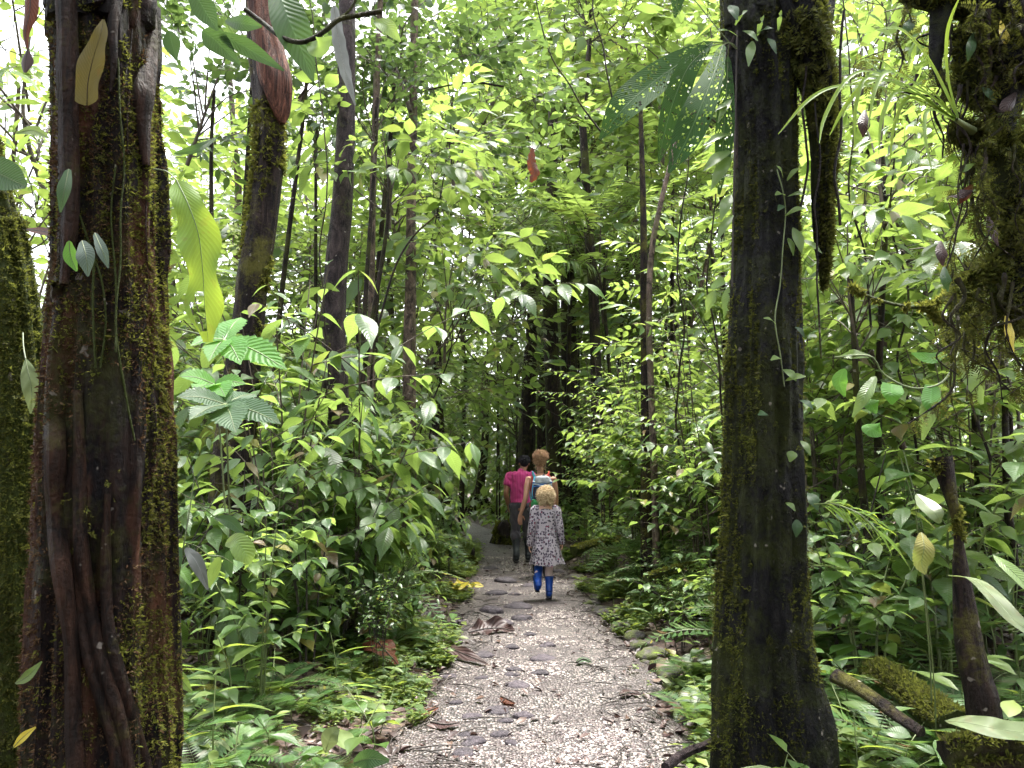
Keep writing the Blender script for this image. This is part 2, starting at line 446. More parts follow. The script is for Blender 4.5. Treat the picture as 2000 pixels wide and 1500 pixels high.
def make_spray(rng, n=9, L=.5, leaf='oval', size=.13, opp=False, ang=58, droop=.15, tw=.004, hang=.25, term=True):
    """a leafy twig along +X"""
    g = Geo()
    t = np.linspace(0, 1, 6)
    P = np.stack([t * L, .04 * L * np.sin(t * 3 + rng.uniform(0, 3)), -droop * L * t ** 2], -1)
    tube(g, P, np.linspace(tw, tw * .4, 6), 3, mat=1)
    k = np.linspace(.16, 1, n)
    pos, d = [], []
    side = 1
    for q in k:
        p = np.array([np.interp(q, t, P[:, i]) for i in range(3)])
        for sd in ((1, -1) if opp else (side,)):
            a = math.radians(ang + rng.normal(0, 9)) * (1 - .35 * q) * sd
            pos.append(p); d.append([math.cos(a), math.sin(a), -hang + rng.normal(0, .16)])
        side = -side
    if term: pos.append(P[-1]); d.append([1, rng.normal(0, .1), -hang - droop])
    pos, d = np.array(pos), np.array(d)
    s = size * rng.uniform(.5, 1.2, len(pos)) * (1 - .25 * np.abs(np.linspace(-1, 1, len(pos))) ** 2)
    g.scatter(LT[leaf], jitter_frames(d, [0, 0, 1], s, .28, rng), pos)
    return g

def make_crown(rng, R=(1.5, 1.5, 1.1), clumps=9, per=16, spray=None, gap=.42, limb=.03, origin=(0, 0, -1.2), fill=.9):
    """limbs from the trunk top to leafy clumps spread through an uneven volume; slot 0 leaf, slot 1 twig"""
    g = Geo(); R = np.array(R)
    tube(g, catmull(np.array([origin, np.array(origin) * .4 + rng.normal(0, .06, 3), [rng.normal(0, .1), rng.normal(0, .1), R[2] * .55]]), 10), np.linspace(limb, limb * .2, 10), 5, mat=1)
    c = []
    tries = 0
    while len(c) < clumps and tries < 4000:
        tries += 1
        p = rng.normal(0, 1, 3); p = p / np.linalg.norm(p) * rng.uniform(.25, 1) ** .5
        if all(np.linalg.norm(p - q) > gap for q in c): c.append(p)
    c = np.array(c) * R
    o = np.array(origin, float)
    pos, dr = [], []
    for p in c:
        st = o * (1 - np.clip((p[2] - o[2]) / (R[2] - o[2]) * rng.uniform(.5, .95), 0, .9)); mid = st * .45 + p * .5 + rng.normal(0, .16, 3) + [0, 0, .06]
        P = catmull(np.array([st, mid, p + rng.normal(0, .05, 3)]), 9)
        tube(g, P, np.linspace(limb * .5, limb * .13, 9), 4, mat=1)
        rr = R.mean() * rng.uniform(.30, .50)
        v = rng.normal(0, 1, (per, 3)); v = norm(v) * rr * rng.uniform(.2, 1, (per, 1)) ** .6
        v[:, 2] *= .75
        out = norm(v + .5 * norm(p - o)) + rng.normal(0, .35, (per, 3)); out[:, 2] = out[:, 2] * .5 - .12
        pos.append(p + v * .8); dr.append(out)
        for q in range(0, per, 3):
            a = p + v[q] * .8
            tube(g, np.array([p, (p + a) / 2 + rng.normal(0, .03, 3), a]), [limb * .2, limb * .15, limb * .08], 3, mat=1)
    pos, dr = np.vstack(pos), np.vstack(dr)
    which = rng.integers(0, len(spray), len(pos))
    s = rng.uniform(.75, 1.25, len(pos))
    for i, sp in enumerate(spray):
        k = which == i
        g.scatter(sp, jitter_frames(dr[k], [0, 0, 1], s[k], .35, rng), pos[k])
    return g

def make_shrub(rng, stems=4, H=1.6, spread=.5, leaf='broad', size=.24, nodes=9, opp=True, hang=.35, lean=.0, r=.010, branches=2, bare=.28):
    """stem geometry and foliage geometry"""
    st, fo = Geo(), Geo()
    pos, d, sz = [], [], []
    def run(P, r0, k0, n, sc):
        tube(st, P, np.linspace(r0, r0 * .35, len(P)), 5)
        tn = norm(np.gradient(P, axis=0))
        ph = rng.uniform(0, 6.28)
        for i, q in enumerate(np.linspace(k0, 1, n)):
            f = q * (len(P) - 1); j = int(min(f, len(P) - 2)); p = P[j] + (P[j + 1] - P[j]) * (f - j)
            for sd in ((0, math.pi) if opp else (0,)):
                a = ph + i * (1.57 if opp else 2.4) + sd + rng.normal(0, .25)
                dd = np.array([math.cos(a), math.sin(a), 0]); dd = dd - tn[j] * dd.dot(tn[j]) * .6
                dd = norm(dd) + tn[j] * .35; dd[2] -= hang * rng.uniform(.2, 1.6)
                pos.append(p); d.append(dd); sz.append(size * sc * rng.uniform(.6, 1.15) * (1 - .3 * (q > .93)))
    for s in range(stems):
        a = rng.uniform(0, 6.28); h = H * rng.uniform(.65, 1.05)
        rad = spread * rng.uniform(.25, 1) * h
        b = np.array([math.cos(a) * .05, math.sin(a) * .05, -.05]) * (1 if stems > 1 else 0)
        e = np.array([math.cos(a) * rad + lean, math.sin(a) * rad, h])
        m_ = (b + e) / 2 + np.array([-math.cos(a) * rad * .18, -math.sin(a) * rad * .18, .08 * h])
        P = catmull(np.array([b, m_, e]), 12)
        run(P, r, bare, nodes, 1)
        for _ in range(branches):
            i = rng.integers(4, 9); aa = rng.uniform(0, 6.28); l = h * rng.uniform(.22, .42)
            e2 = P[i] + np.array([math.cos(aa) * l, math.sin(aa) * l, l * rng.uniform(.1, .7)])
            run(catmull(np.array([P[i], (P[i] + e2) / 2 + [0, 0, .05 * l], e2]), 7), r * .5, .3, max(3, nodes // 2), .85)
    pos, d, sz = np.array(pos), np.array(d), np.array(sz)
    fo.scatter(LT[leaf], jitter_frames(d, [0, 0, 1], sz, .22, rng), pos)
    return st, fo

def make_frond(rng, L=.8, pairs=20, arch=.55, width=.16, pin='pinna', rise=.75, twist=0):
    """a pinnate frond rising from the origin and arching over along +X"""
    g = Geo()
    t = np.linspace(0, 1, 14)
    ang = np.linspace(math.radians(68) * rise, -math.radians(60) * arch, 14)
    st = np.stack([np.cos(ang), twist * np.sin(t * 2), np.sin(ang)], -1) * (L / 13)
    P = np.vstack([[0, 0, 0], np.cumsum(st, 0)[:-1]])
    tube(g, P, np.linspace(.0045, .0012, 14) * (L / .8) ** .5, 3, mat=1)
    tn = norm(np.gradient(P, axis=0))
    pos, d, up, sz = [], [], [], []
    for q in np.linspace(.16, .99, pairs):
        f = q * 13; j = int(min(f, 12)); p = P[j] + (P[j + 1] - P[j]) * (f - j); tt = tn[j]
        y = np.array([0, 1., 0]); nn = np.cross(tt, y)
        w = width * L * 1.9 * (math.sin(min(1, (q + .12) * 1.5) * 1.45) if q < .5 else 1) * (1 - max(0, q - .45) / .58) ** .75
        for sd in (1, -1):
            pos.append(p); d.append(y * sd + tt * .38 - np.array([0, 0, .12])); up.append(-nn * 1.0); sz.append(max(w, .01))
    g.scatter(LT[pin], jitter_frames(np.array(d), np.array(up), np.array(sz), .10, rng), np.array(pos))
    return g

def make_fern(rng, n=8, L=.7, pairs=20, width=.15, spread=(0, 6.28), pin='pinna'):
    g = Geo()
    fr = [make_frond(rng, 1.0, pairs, rng.uniform(.35, .95), width, pin, rng.uniform(.55, 1.0), rng.normal(0, .12)) for _ in range(4)]
    a = np.linspace(spread[0], spread[1], n, endpoint=False) + rng.normal(0, .25, n)
    for i in range(n):
        s = L * rng.uniform(.65, 1.1)
        R = np.array([[math.cos(a[i]), -math.sin(a[i]), 0], [math.sin(a[i]), math.cos(a[i]), 0], [0, 0, 1]])
        g.join(fr[i % 4], R * s)
    return g

def make_seedling(rng, H=.22, leaf='oval_hi', size=.12, n=7):
    g = Geo()
    P = catmull(np.array([[0, 0, -.02], [rng.normal(0, .02), rng.normal(0, .02), H * .5], [rng.normal(0, .05), rng.normal(0, .05), H]]), 7)
    tube(g, P, np.linspace(.0035, .0015, 7), 4, mat=1)
    i = np.linspace(2, 6, n).astype(int)
    a = np.arange(n) * 2.4 + rng.uniform(0, 6)
    d = np.stack([np.cos(a), np.sin(a), rng.uniform(-.1, .5, n)], -1)
    g.scatter(LT[leaf], jitter_frames(d, [0, 0, 1], size * rng.uniform(.6, 1.1, n), .2, rng), P[i])
    return g

def ribbon(path, widths, across=9, n=36, face=(0, -1, .25), wave=0, wn=6, fold=.12, holes=0, tooth=0, curl=0, seed=0, mat=0, notch=None):
    """a big single leaf along a 3-D path, its flat side turned towards `face`"""
    path = np.asarray(path, float)
    C = catmull(np.hstack([path, np.asarray(widths, float)[:, None]]), n)
    P, W = C[:, :3], np.maximum(C[:, 3], .001)
    T = norm(np.gradient(P, axis=0)); F = np.asarray(face, float)
    S = norm(np.cross(T, F)); Nn = np.cross(S, T)
    s = np.linspace(-1, 1, across); t = np.linspace(0, 1, n)
    W = W * np.minimum(1, t / .05 + .05) ** .5
    Wt = W[:, None] * (1 + wave * .35 * np.sin(t * wn * 6.28 + 1.0 + seed)[:, None] * np.abs(s)[None])
    if tooth: Wt = Wt * (1 + tooth * np.where(np.arange(n) % 2, 1, -1)[:, None] * (np.abs(s) > .95)[None])
    off = fold * np.abs(s)[None] * W[:, None] + wave * .5 * W[:, None] * np.sin(t * wn * 6.28 + seed)[:, None] * (s ** 2)[None] * np.sign(s)[None]
    off = off - curl * W[:, None] * (s ** 2)[None]
    V = P[:, None] + S[:, None] * (s[None, :, None] * Wt[..., None]) + Nn[:, None] * off[..., None]
    U = np.stack(np.meshgrid(t, s * .5 + .5, indexing='ij'), -1)
    Q = grid_quads(n, across)
    if holes:
        r = np.random.default_rng(seed + 5)
        i = np.arange(len(Q)) // (across - 1); j = np.arange(len(Q)) % (across - 1)
        mid = np.abs(j - (across - 2) / 2) < 1.1
        kill = (r.random(len(Q)) < holes) & (np.repeat(r.random(n), across - 1)[:len(Q)] < .7) & ((i + (np.abs(j - (across - 2) / 2)).astype(int)) % 2 == 0) & ~mid & (j > 0) & (j < across - 2) & (i > 2) & (i < n - 4)
        Q = Q[~kill]
    if notch is not None:
        i = np.arange(len(Q)) // (across - 1); j = np.arange(len(Q)) % (across - 1)
        Q = Q[~notch(i / n, (j + .5) / (across - 1))]
    return Geo().add(V.reshape(-1, 3), Q, U=U.reshape(-1, 2), mat=mat)

# ------------------------------------------------------------------ trunks and moss
def make_trunk(ctrl, ns=40, nr=120, ridge=.10, freq=2.2, fine=.03, seed=0, lobes=0, lobe_amp=0, lobe_h=.6, zf=.5):
    """ctrl rows: x, y, z, radius. returns geo, surface points (nr,ns,3), normals"""
    C = catmull(np.asarray(ctrl, float), nr)
    P, R = C[:, :3], C[:, 3]
    T = norm(np.gradient(P, axis=0))
    b = norm(np.cross(T, [0, 1., 0])) if abs(T[:, 1]).mean() < .8 else norm(np.cross(T, [1., 0, 0]))
    c = np.cross(b, T)
    a = np.linspace(0, 2 * np.pi, ns, endpoint=False)
    z = np.r_[0, np.cumsum(np.linalg.norm(np.diff(P, axis=0), axis=1))]
    A, Z = np.meshgrid(a, z); A, Z = A, Z
    k = 1 + ridge * fbm(np.cos(A) * freq, np.sin(A) * freq, Z * zf, seed) + fine * vnoise(np.cos(A) * freq * 4, np.sin(A) * freq * 4, Z * 5, seed + 7)
    if lobes:
        k = k + lobe_amp * np.exp(-Z / lobe_h) * np.abs(np.cos(A * lobes / 2 + seed)) ** 3
    rr = R[:, None] * k
    V = P[:, None] + b[:, None] * (np.cos(A) * rr)[..., None] + c[:, None] * (np.sin(A) * rr)[..., None]
    du = np.roll(V, -1, 1) - np.roll(V, 1, 1); dv = np.gradient(V, axis=0)
    Nn = norm(np.cross(du, dv)); out = V - P[:, None]
    Nn = Nn * np.sign((Nn * out).sum(-1, keepdims=True) + 1e-9)
    U = np.stack([Z / z[-1], A / 6.283], -1)
    g = Geo().add(V.reshape(-1, 3), grid_quads(nr, ns, True), U=U.reshape(-1, 2))
    return g, V, Nn

def make_moss_tuft(rng, n=5, L=1.0):
    g = Geo()
    a = rng.uniform(0, 6.28, n)
    d = np.stack([rng.uniform(.5, 1, n), np.cos(a) * .8, np.sin(a) * .8], -1)
    g.scatter(LT['moss'], frames(d, rng.normal(0, 1, (n, 3)), L * rng.uniform(.6, 1.1, n)), np.zeros((n, 3)))
    return g

_rm = np.random.default_rng(3)
TUFTS = [make_moss_tuft(_rm, 6) for _ in range(5)]
SPRIG = []
for _q in range(4):   # feathery moss sprig
    _g = Geo()
    _k = np.linspace(.1, 1, 7)
    _pos = np.stack([_k, 0 * _k, -.2 * _k ** 2], -1)
    for _s in (1, -1):
        _d = np.stack([np.full(7, .6), np.full(7, _s * 1.), _rm.normal(0, .3, 7)], -1)
        _g.scatter(LT['moss'], frames(_d, np.tile([0, 0, 1.], (7, 1)), np.linspace(.45, .18, 7)), _pos)
    SPRIG.append(_g)

def moss_on(V, Nn, count, rng, size=(.015, .04), thr=.0, freq=3.0, seed=0, droop=.6, side=None, templ=None, zrange=None, inset=.0):
    """moss tufts over a trunk's surface where a noise field is above thr"""
    nr, ns = V.shape[:2]
    i = rng.integers(0, nr - 1, count * 3); j = rng.integers(0, ns, count * 3)
    f = rng.random((count * 3, 2))
    p = V[i, j] * (1 - f[:, :1]) + V[i + 1, j] * f[:, :1]
    p = p * (1 - f[:, 1:] * .5) + V[i, (j + 1) % ns] * f[:, 1:] * .5
    n = Nn[i, j]
    ok = fbm(p[:, 0] * freq, p[:, 1] * freq, p[:, 2] * freq * .55, seed) > thr
    if side is not None: ok &= side(p, n)
    if zrange: ok &= (p[:, 2] > zrange[0]) & (p[:, 2] < zrange[1])
    ok &= n[:, 1] < .3
    p, n = p[ok][:count], n[ok][:count]
    d = n + rng.normal(0, .35, n.shape); d[:, 2] -= droop * rng.uniform(.2, 1.6, len(d))
    s = rng.uniform(size[0], size[1], len(p)) * rng.uniform(.6, 1.2, len(p))
    g = Geo(); T = templ or TUFTS
    w = rng.integers(0, len(T), len(p))
    for q, tp in enumerate(T):
        k = w == q
        g.scatter(tp, frames(d[k], rng.normal(0, 1, (k.sum(), 3)), s[k]), p[k] - n[k] * (.002 + inset))
    return g

def to_ctrl(rows, d, floor=True):
    """rows of photo (px, py, width px[, distance]) -> trunk control points, carried down to the ground"""
    out = []
    for r in rows:
        dd = r[3] if len(r) > 3 else d
        p = at(r[0], r[1], dd)
        out.append([*p, r[2] * dd / FPX / 2])
    out = np.array(out)
    out = out[np.argsort(out[:, 2])]
    if floor:
        z0 = float(gz(out[0, 0], out[0, 1])) - .06
        if out[0, 2] > z0 + .05:
            lo = out[0].copy(); lo[2] = z0; lo[3] *= 1.12
            hi = out[1]
            k = (z0 - out[0, 2]) / (hi[2] - out[0, 2] + 1e-6) * .5
            lo[:2] = out[0, :2] + (hi[:2] - out[0, :2]) * np.clip(k, -.6, .6)
            out = np.vstack([lo, out])
    return out

def lift(ctrl):
    """trunk base as an origin: returns base location and local control points"""
    b = np.array([ctrl[0, 0], ctrl[0, 1], ctrl[0, 2]])
    c = ctrl.copy(); c[:, :3] -= b
    return b, c
build_ground()
AUTO = []          # (object, phrase, category, x px, y px, distance) for labels written at the end

# ------------------------------------------------------------------ the large trunks
def big_tree(name, label, rows, d, bark, moss, mossn, seed, ns=48, nr=150, ridge=.12, freq=2.0, fine=.035, thr=.0,
             size=(.015, .035), lobes=0, lobe_amp=0, sprigs=0, side=None, up=3.0, mfreq=3.0, droop=.6, group=None):
    rng = np.random.default_rng(seed)
    rows = list(rows)
    c = to_ctrl(rows, d)
    top = c[-1].copy(); k = c[-1] - c[-2]
    top[:3] += norm(k[:3]) * up; top[3] *= .85
    c = np.vstack([c, top])
    base, loc = lift(c)
    t = thing(name, label, 'tree', base, 0, group)
    g, V, Nn = make_trunk(loc, ns, nr, ridge, freq, fine, seed, lobes, lobe_amp)
    obj('trunk', g.mesh('trunk', M[bark]), t)
    if mossn:
        zmax = at(0, -60, d)[2] - base[2]
        a = moss_on(V, Nn, mossn, rng, size, thr, mfreq, seed, droop, side, zrange=(0, zmax))
        if sprigs:
            a.join(moss_on(V, Nn, sprigs, rng, (size[1] * .9, size[1] * 1.8), thr + .1, mfreq, seed + 1, droop * 1.4, side, SPRIG, zrange=(0, zmax)))
        obj('moss', a.mesh('moss', M[moss]), t)
    return t, V + base, Nn, c

def along(V, px, py):
    """point on the front of a trunk surface nearest to a photo pixel"""
    P = V.reshape(-1, 3)
    v = P - [0, 0, CAMH]
    f = v[:, 1] * CP + v[:, 2] * SP
    x = 1000 + FPX * v[:, 0] / f; y = 750 - FPX * (-v[:, 1] * SP + v[:, 2] * CP) / f
    s = np.hypot(x - px, y - py) + (v[:, 1] - v[:, 1].min()) * 25
    return P[np.argmin(s)]

WIDE = [(208, -60, 200), (207, 0, 200), (212, 150, 196), (216, 300, 198), (216, 500, 204), (213, 700, 222), (209, 900, 232), (204, 1100, 232), (198, 1300, 238), (194, 1500, 250)]
tw, VW, NW, cW = big_tree('mossy_tree', 'wide dark mossy tree trunk with vines and a wavy green fern beside it', WIDE, 2.2, 'bark_wide', 'moss', 30000, 1,
    96, 300, .20, 2.4, .09, -.12, (.006, .017), sprigs=3600, mfreq=4.2, side=lambda p, n: np.random.default_rng(1).random(len(p)) < np.where(n[:, 0] > .55, 1, np.where(n[:, 0] > -.1, .50, .16)))
# extra roots and fused stems hugging the wide trunk
def hug(t, base, V, pts, w, mat, name, lift_=.01, ns=8):
    P = np.array([along(V, a, b) for a, b in pts]); P[:, 1] -= lift_
    C = catmull(np.hstack([P, np.array(w)[:, None]]), 50)
    r = C[:, 3] * (1 + .12 * vnoise(C[:, 2] * 9, C[:, 0] * 9, 0, 4))
    g = Geo(); tube(g, C[:, :3] - base, r, ns, 0)
    return obj(name, g.mesh(name, M[mat]), t), C
bw = np.array(tw.location)
brn = moss_on(VW - bw, NW, 20000, np.random.default_rng(12), (.005, .016), -.35, 6, 25, 1.0, None, zrange=(.3, 2.6))
obj('dead_moss', brn.mesh('dead_moss', M['mossbrown']), tw)
hug(tw, bw, VW, [(118, 560), (112, 700), (110, 850), (112, 1000), (122, 1120), (140, 1250), (150, 1400), (150, 1520)], [.014, .022, .026, .028, .024, .022, .022, .022], 'root', 'root')
hug(tw, bw, VW, [(160, 760), (158, 900), (160, 1050), (175, 1180), (205, 1290), (240, 1400), (262, 1520)], [.010, .016, .018, .018, .018, .018, .020], 'root', 'root')
hug(tw, bw, VW, [(150, 1090), (160, 1180), (178, 1270), (208, 1370), (225, 1450), (240, 1530)], [.010, .014, .014, .015, .016, .018], 'root', 'bark_moss')
hug(tw, bw, VW, [(215, 960), (210, 1100), (220, 1230), (250, 1350), (285, 1470), (300, 1530)], [.008, .014, .016, .018, .018, .02], 'root', 'root')
hug(tw, bw, VW, [(130, -40), (135, 120), (140, 260), (138, 420), (130, 560)], [.03, .03, .026, .022, .012], 'root', 'bark_dark')
hug(tw, bw, VW, [(290, -40), (292, 100), (286, 180), (280, 240), (285, 330)], [.022, .026, .034, .024, .01], 'root', 'bark_dark')
hug(tw, bw, VW, [(235, -20), (228, 60), (222, 120), (216, 180)], [.014, .014, .01, .004], 'root', 'bark_red')
vine_g = [([(240, 120), (238, 220), (246, 330), (238, 420), (236, 520), (228, 640), (245, 760), (262, 860)], .0035),
          ([(262, 60), (256, 170), (250, 240), (252, 300)], .003), ([(165, 420), (180, 480), (205, 560), (212, 640), (198, 720)], .0035),
          ([(188, 500), (190, 590), (191, 720)], .004), ([(230, 330), (222, 420), (230, 560), (226, 690)], .0035), ([(300, 300), (285, 420), (290, 560), (280, 700)], .003)]
for pts, r in vine_g:
    hug(tw, bw, VW, pts, [r * .8] * len(pts), 'bark_moss' if r > .0034 else 'root', 'vine', .012, 5)

big_tree('mossy_tree', 'green moss covered trunk leaning at the left edge of the picture', [(-14, 380, 70), (0, 440, 86), (18, 600, 110), (26, 800, 126), (32, 1000, 140), (36, 1250, 156), (40, 1500, 176)], 2.75,
    'bark_moss', 'mossdark', 26000, 2, 48, 160, .18, 2, .08, -9, (.008, .022), sprigs=2500, up=1.5, droop=.9, mfreq=5)

RIGHT = [(1480, -60, 140), (1485, 60, 140), (1495, 180, 126), (1500, 300, 118), (1503, 420, 124), (1502, 560, 130), (1500, 700, 138), (1497, 900, 142), (1494, 1050, 146), (1492, 1200, 158), (1497, 1350, 178), (1512, 1500, 206), (1516, 1540, 216)]
tr, VR, NR, cR = big_tree('mossy_tree', 'dark upright trunk right of the path with moss down its edges and climbing leaves', RIGHT, 3.2, 'bark_right', 'mossdark', 22000, 3,
    96, 300, .17, 2.2, .10, -.14, (.007, .019), sprigs=2200, lobes=3, lobe_amp=.14, droop=.8, mfreq=4.5,
    side=lambda p, n: np.random.default_rng(1).random(len(p)) < np.where(np.abs(n[:, 0]) > .7, 1, np.clip(1.15 - p[:, 2] * .55, .07, 1)))
br = np.array(tr.location)
_z = lambda p: p[:, 2]
extra = moss_on(VR - br, NR, 9000, np.random.default_rng(9), (.010, .028), -.25, 3, 5, .5, lambda p, n: (n[:, 0] < -.72) & (p[:, 2] > .2) & (p[:, 2] < 2.1))
obj('moss', extra.mesh('moss', M['mossdark']), tr)
brn = moss_on(VR - br, NR, 9000, np.random.default_rng(10), (.006, .016), -.2, 7, 15, .9, None)
obj('dead_moss', brn.mesh('dead_moss', M['mossblack']), tr)
# fused hanging root strand right of it, with its arch at the top
hp = np.array([at(*q) for q in [(1540, -60, 3.15), (1555, 20, 3.12), (1575, 90, 3.1), (1600, 170, 3.1), (1608, 260, 3.1), (1606, 380, 3.1), (1606, 470, 3.1), (1606, 560, 3.1)]])
cc = np.hstack([hp - br, np.array([[.13], [.115], [.085], [.056], [.042], [.032], [.024], [.005]])])
g, V, Nn = make_trunk(cc, 40, 160, .42, 2.6, .22, 12)
obj('aerial_root', g.mesh('aerial_root', M['bark_right']), tr)
a = moss_on(V, Nn, 5200, np.random.default_rng(5), (.012, .036), -.05, 6, 2, 1.5, lambda p, n: (n[:, 0] > -.2) & (p[:, 2] < 3.4))
a.join(moss_on(V, Nn, 1200, np.random.default_rng(6), (.03, .085), .0, 6, 3, 2.4, lambda p, n: p[:, 2] < 3.3, SPRIG))
obj('moss', a.mesh('moss', M['mossdark']), tr)
for k, pts in enumerate([[(1440, 60, 3.1), (1420, 120, 3.1), (1436, 210, 3.1), (1440, 330, 3.08)], [(1650, 20, 3.0), (1640, 130, 3.0), (1645, 250, 3.0), (1632, 330, 3.0), (1640, 440, 3.0)],
                         [(1575, 130, 3.02), (1568, 230, 3.02), (1580, 330, 3.02), (1558, 420, 3.02)], [(1590, 200, 3.0), (1600, 320, 3.0), (1592, 430, 3.0), (1604, 700, 3.0)]]):
    P = catmull(np.array([[*(at(*q) - br), .007 - .001 * k] for q in pts]), 40)
    g = Geo(); tube(g, P[:, :3] + .006 * np.stack([vnoise(P[:, 2] * 9, 0, 0, k), 0 * P[:, 2], 0 * P[:, 2]], -1), P[:, 3], 5); obj('vine', g.mesh('vine', M['bark_dark']), tr)

LEAN = [(498, -60, 40), (503, 40, 44), (512, 130, 48), (522, 200, 54), (527, 270, 60), (524, 310, 62), (517, 380, 62), (506, 460, 60), (492, 540, 62), (483, 620, 62), (472, 700, 68), (462, 800, 76), (455, 900, 84)]
tl, VL, NL, cL = big_tree('leaning_tree', 'leaning mossy trunk with peeling red bark near its top', LEAN, 5.5, 'bark_lean', 'moss', 3800, 4, 40, 120, .16, 2, .05, .22, (.02, .055), up=2.0,
    side=lambda p, n: (np.abs(n[:, 0]) > .55) & (p[:, 2] < 3.95), droop=.9)
bl = np.array(tl.location)
g, V, Nn = make_trunk(np.array([[*(at(x, y, 5.43) - bl), w * 5.5 / FPX / 2] for x, y, w in [(552, 242, 10), (549, 218, 34), (538, 160, 62), (521, 80, 56), (508, 0, 52), (497, -80, 50)]]), 32, 80, .18, 2.4, .06, 8)
obj('peeling_bark', g.mesh('peeling_bark', M['bark_red']), tl)

tg, VG, NG, cG = big_tree('slim_tree', 'tall slim purple grey trunk rising from the leafy shrubs', [(679, -40, 34), (677, 100, 38), (675, 250, 38), (668, 400, 41), (658, 500, 44), (652, 600, 46), (652, 700, 46), (655, 800, 50)], 7.0,
    'bark_grey', 'moss', 500, 5, 32, 120, .06, 2, .02, .35, (.02, .05), side=lambda p, n: p[:, 2] < 3.2)
big_tree('slim_tree', 'thin pale blotched trunk with a dark top behind the big ribbed leaves', [(809, 60, 16), (806, 250, 18), (803, 400, 20), (802, 550, 22), (800, 660, 25), (799, 850, 28)], 9.0,
    'bark_pale', 'moss', 300, 6, 20, 90, .06, 2, .03, .3, (.03, .06), side=lambda p, n: p[:, 2] < 2.6)
big_tree('pole_tree', 'thin straight brown pole trunk right of the walkers', [(1252, 240, 9), (1256, 400, 12), (1258, 550, 16), (1261, 700, 19), (1262, 850, 20), (1262, 1000, 22)], 8.0, 'bark_lean', None, 0, 7, 16, 90, .08, 2, .03, up=.3)
big_tree('pole_tree', 'thin slanting pale stem crossing the straight brown pole', [(1312, 310, 9), (1290, 400, 10), (1272, 500, 12), (1268, 640, 12), (1276, 860, 14), (1280, 1000, 14)], 7.7, 'bark_pale', None, 0, 8, 14, 90, .06, 2, .03, up=.2)
for k, (rows, d, lab) in enumerate([
    ([(1078, 380, 22), (1076, 500, 26), (1074, 600, 28), (1080, 800, 30)], 16, 'dark far trunk rising above the curly haired walker'),
    ([(1108, 540, 30), (1112, 700, 34), (1114, 850, 36), (1118, 950, 38)], 17, 'dark broad far trunk behind and right of the curly haired walker'),
    ([(1040, 600, 20), (1034, 740, 28), (1030, 850, 32), (1028, 930, 34)], 18, 'grey far trunk straight behind the man in the pink shirt'),
    ([(1062, 700, 14), (1058, 800, 16), (1056, 930, 18)], 20, 'slender far trunk between the heads of the two adults'),
    ([(905, 860, 8), (903, 930, 10), (900, 1010, 12)], 19, 'thin dark sapling trunk left of the stilt rooted palm'),
    ([(862, 840, 14), (868, 920, 20), (872, 990, 26)], 16, 'short dark trunk at the outer side of the trail bend'),
    ([(1150, 440, 18), (1160, 600, 22), (1165, 760, 24)], 14, 'dark shaded trunk deep behind the bright leaves right of the walkers'),
    ([(460, 300, 12), (466, 380, 14), (462, 470, 16), (470, 640, 18)], 14, 'thin pale reddish trunk against the white sky gap'),
    ([(735, 200, 12), (728, 380, 13), (726, 560, 14), (724, 760, 16)], 8.2, 'very thin brown stem between the slim grey and the pale blotched trunk'),
    ([(850, 380, 14), (856, 560, 16), (850, 760, 18)], 15, 'thin dark trunk left of the trail among grey green leaves'),
]):
    big_tree('forest_tree', lab, rows, d, 'bark_pale' if 'pale' in lab else 'bark_dark', None, 0, 30 + k, 14, 60, .12, 2, .04, up=2.0)

# stilt rooted palm where the trail bends
def stilt_palm():
    b = ground(935, 1012); b[2] = float(gz(b[0], b[1])); d = b[1]
    t = thing('stilt_palm', 'dark stilt rooted palm standing where the trail bends', 'palm', b)
    top = at(952, 780, d) - b; mid = at(945, 900, d) - b
    g = Geo(); P = catmull(np.array([[0, 0, .7], [(mid[0]) * .9, 0, mid[2]], [top[0], 0, top[2]]]), 20)
    tube(g, P, np.linspace(.15, .11, 20), 10); obj('trunk', g.mesh('trunk', M['bark_dark']), t)
    rng = np.random.default_rng(4)
    for k in range(11):
        a = k * .571 + .2; r = rng.uniform(.25, .55)
        Q = catmull(np.array([[0, 0, rng.uniform(.75, 1.25)], [math.cos(a) * r * .45, math.sin(a) * r * .45, .5], [math.cos(a) * r, math.sin(a) * r, -.05]]), 10)
        g = Geo(); tube(g, Q, np.linspace(.05, .04, 10), 6); obj('stilt_root', g.mesh('stilt_root', M['bark_dark']), t)
    g = Geo()
    for k in range(9):
        f = make_frond(rng, 2.0, 26, .8, .16, 'blade', .9); a = k * .7
        R = np.array([[math.cos(a), -math.sin(a), 0], [math.sin(a), math.cos(a), 0], [0, 0, 1]])
        g.join(f, R, top)
    obj('crown', g.mesh('crown', [M['mid'], M['greenstem']]), t)
stilt_palm()

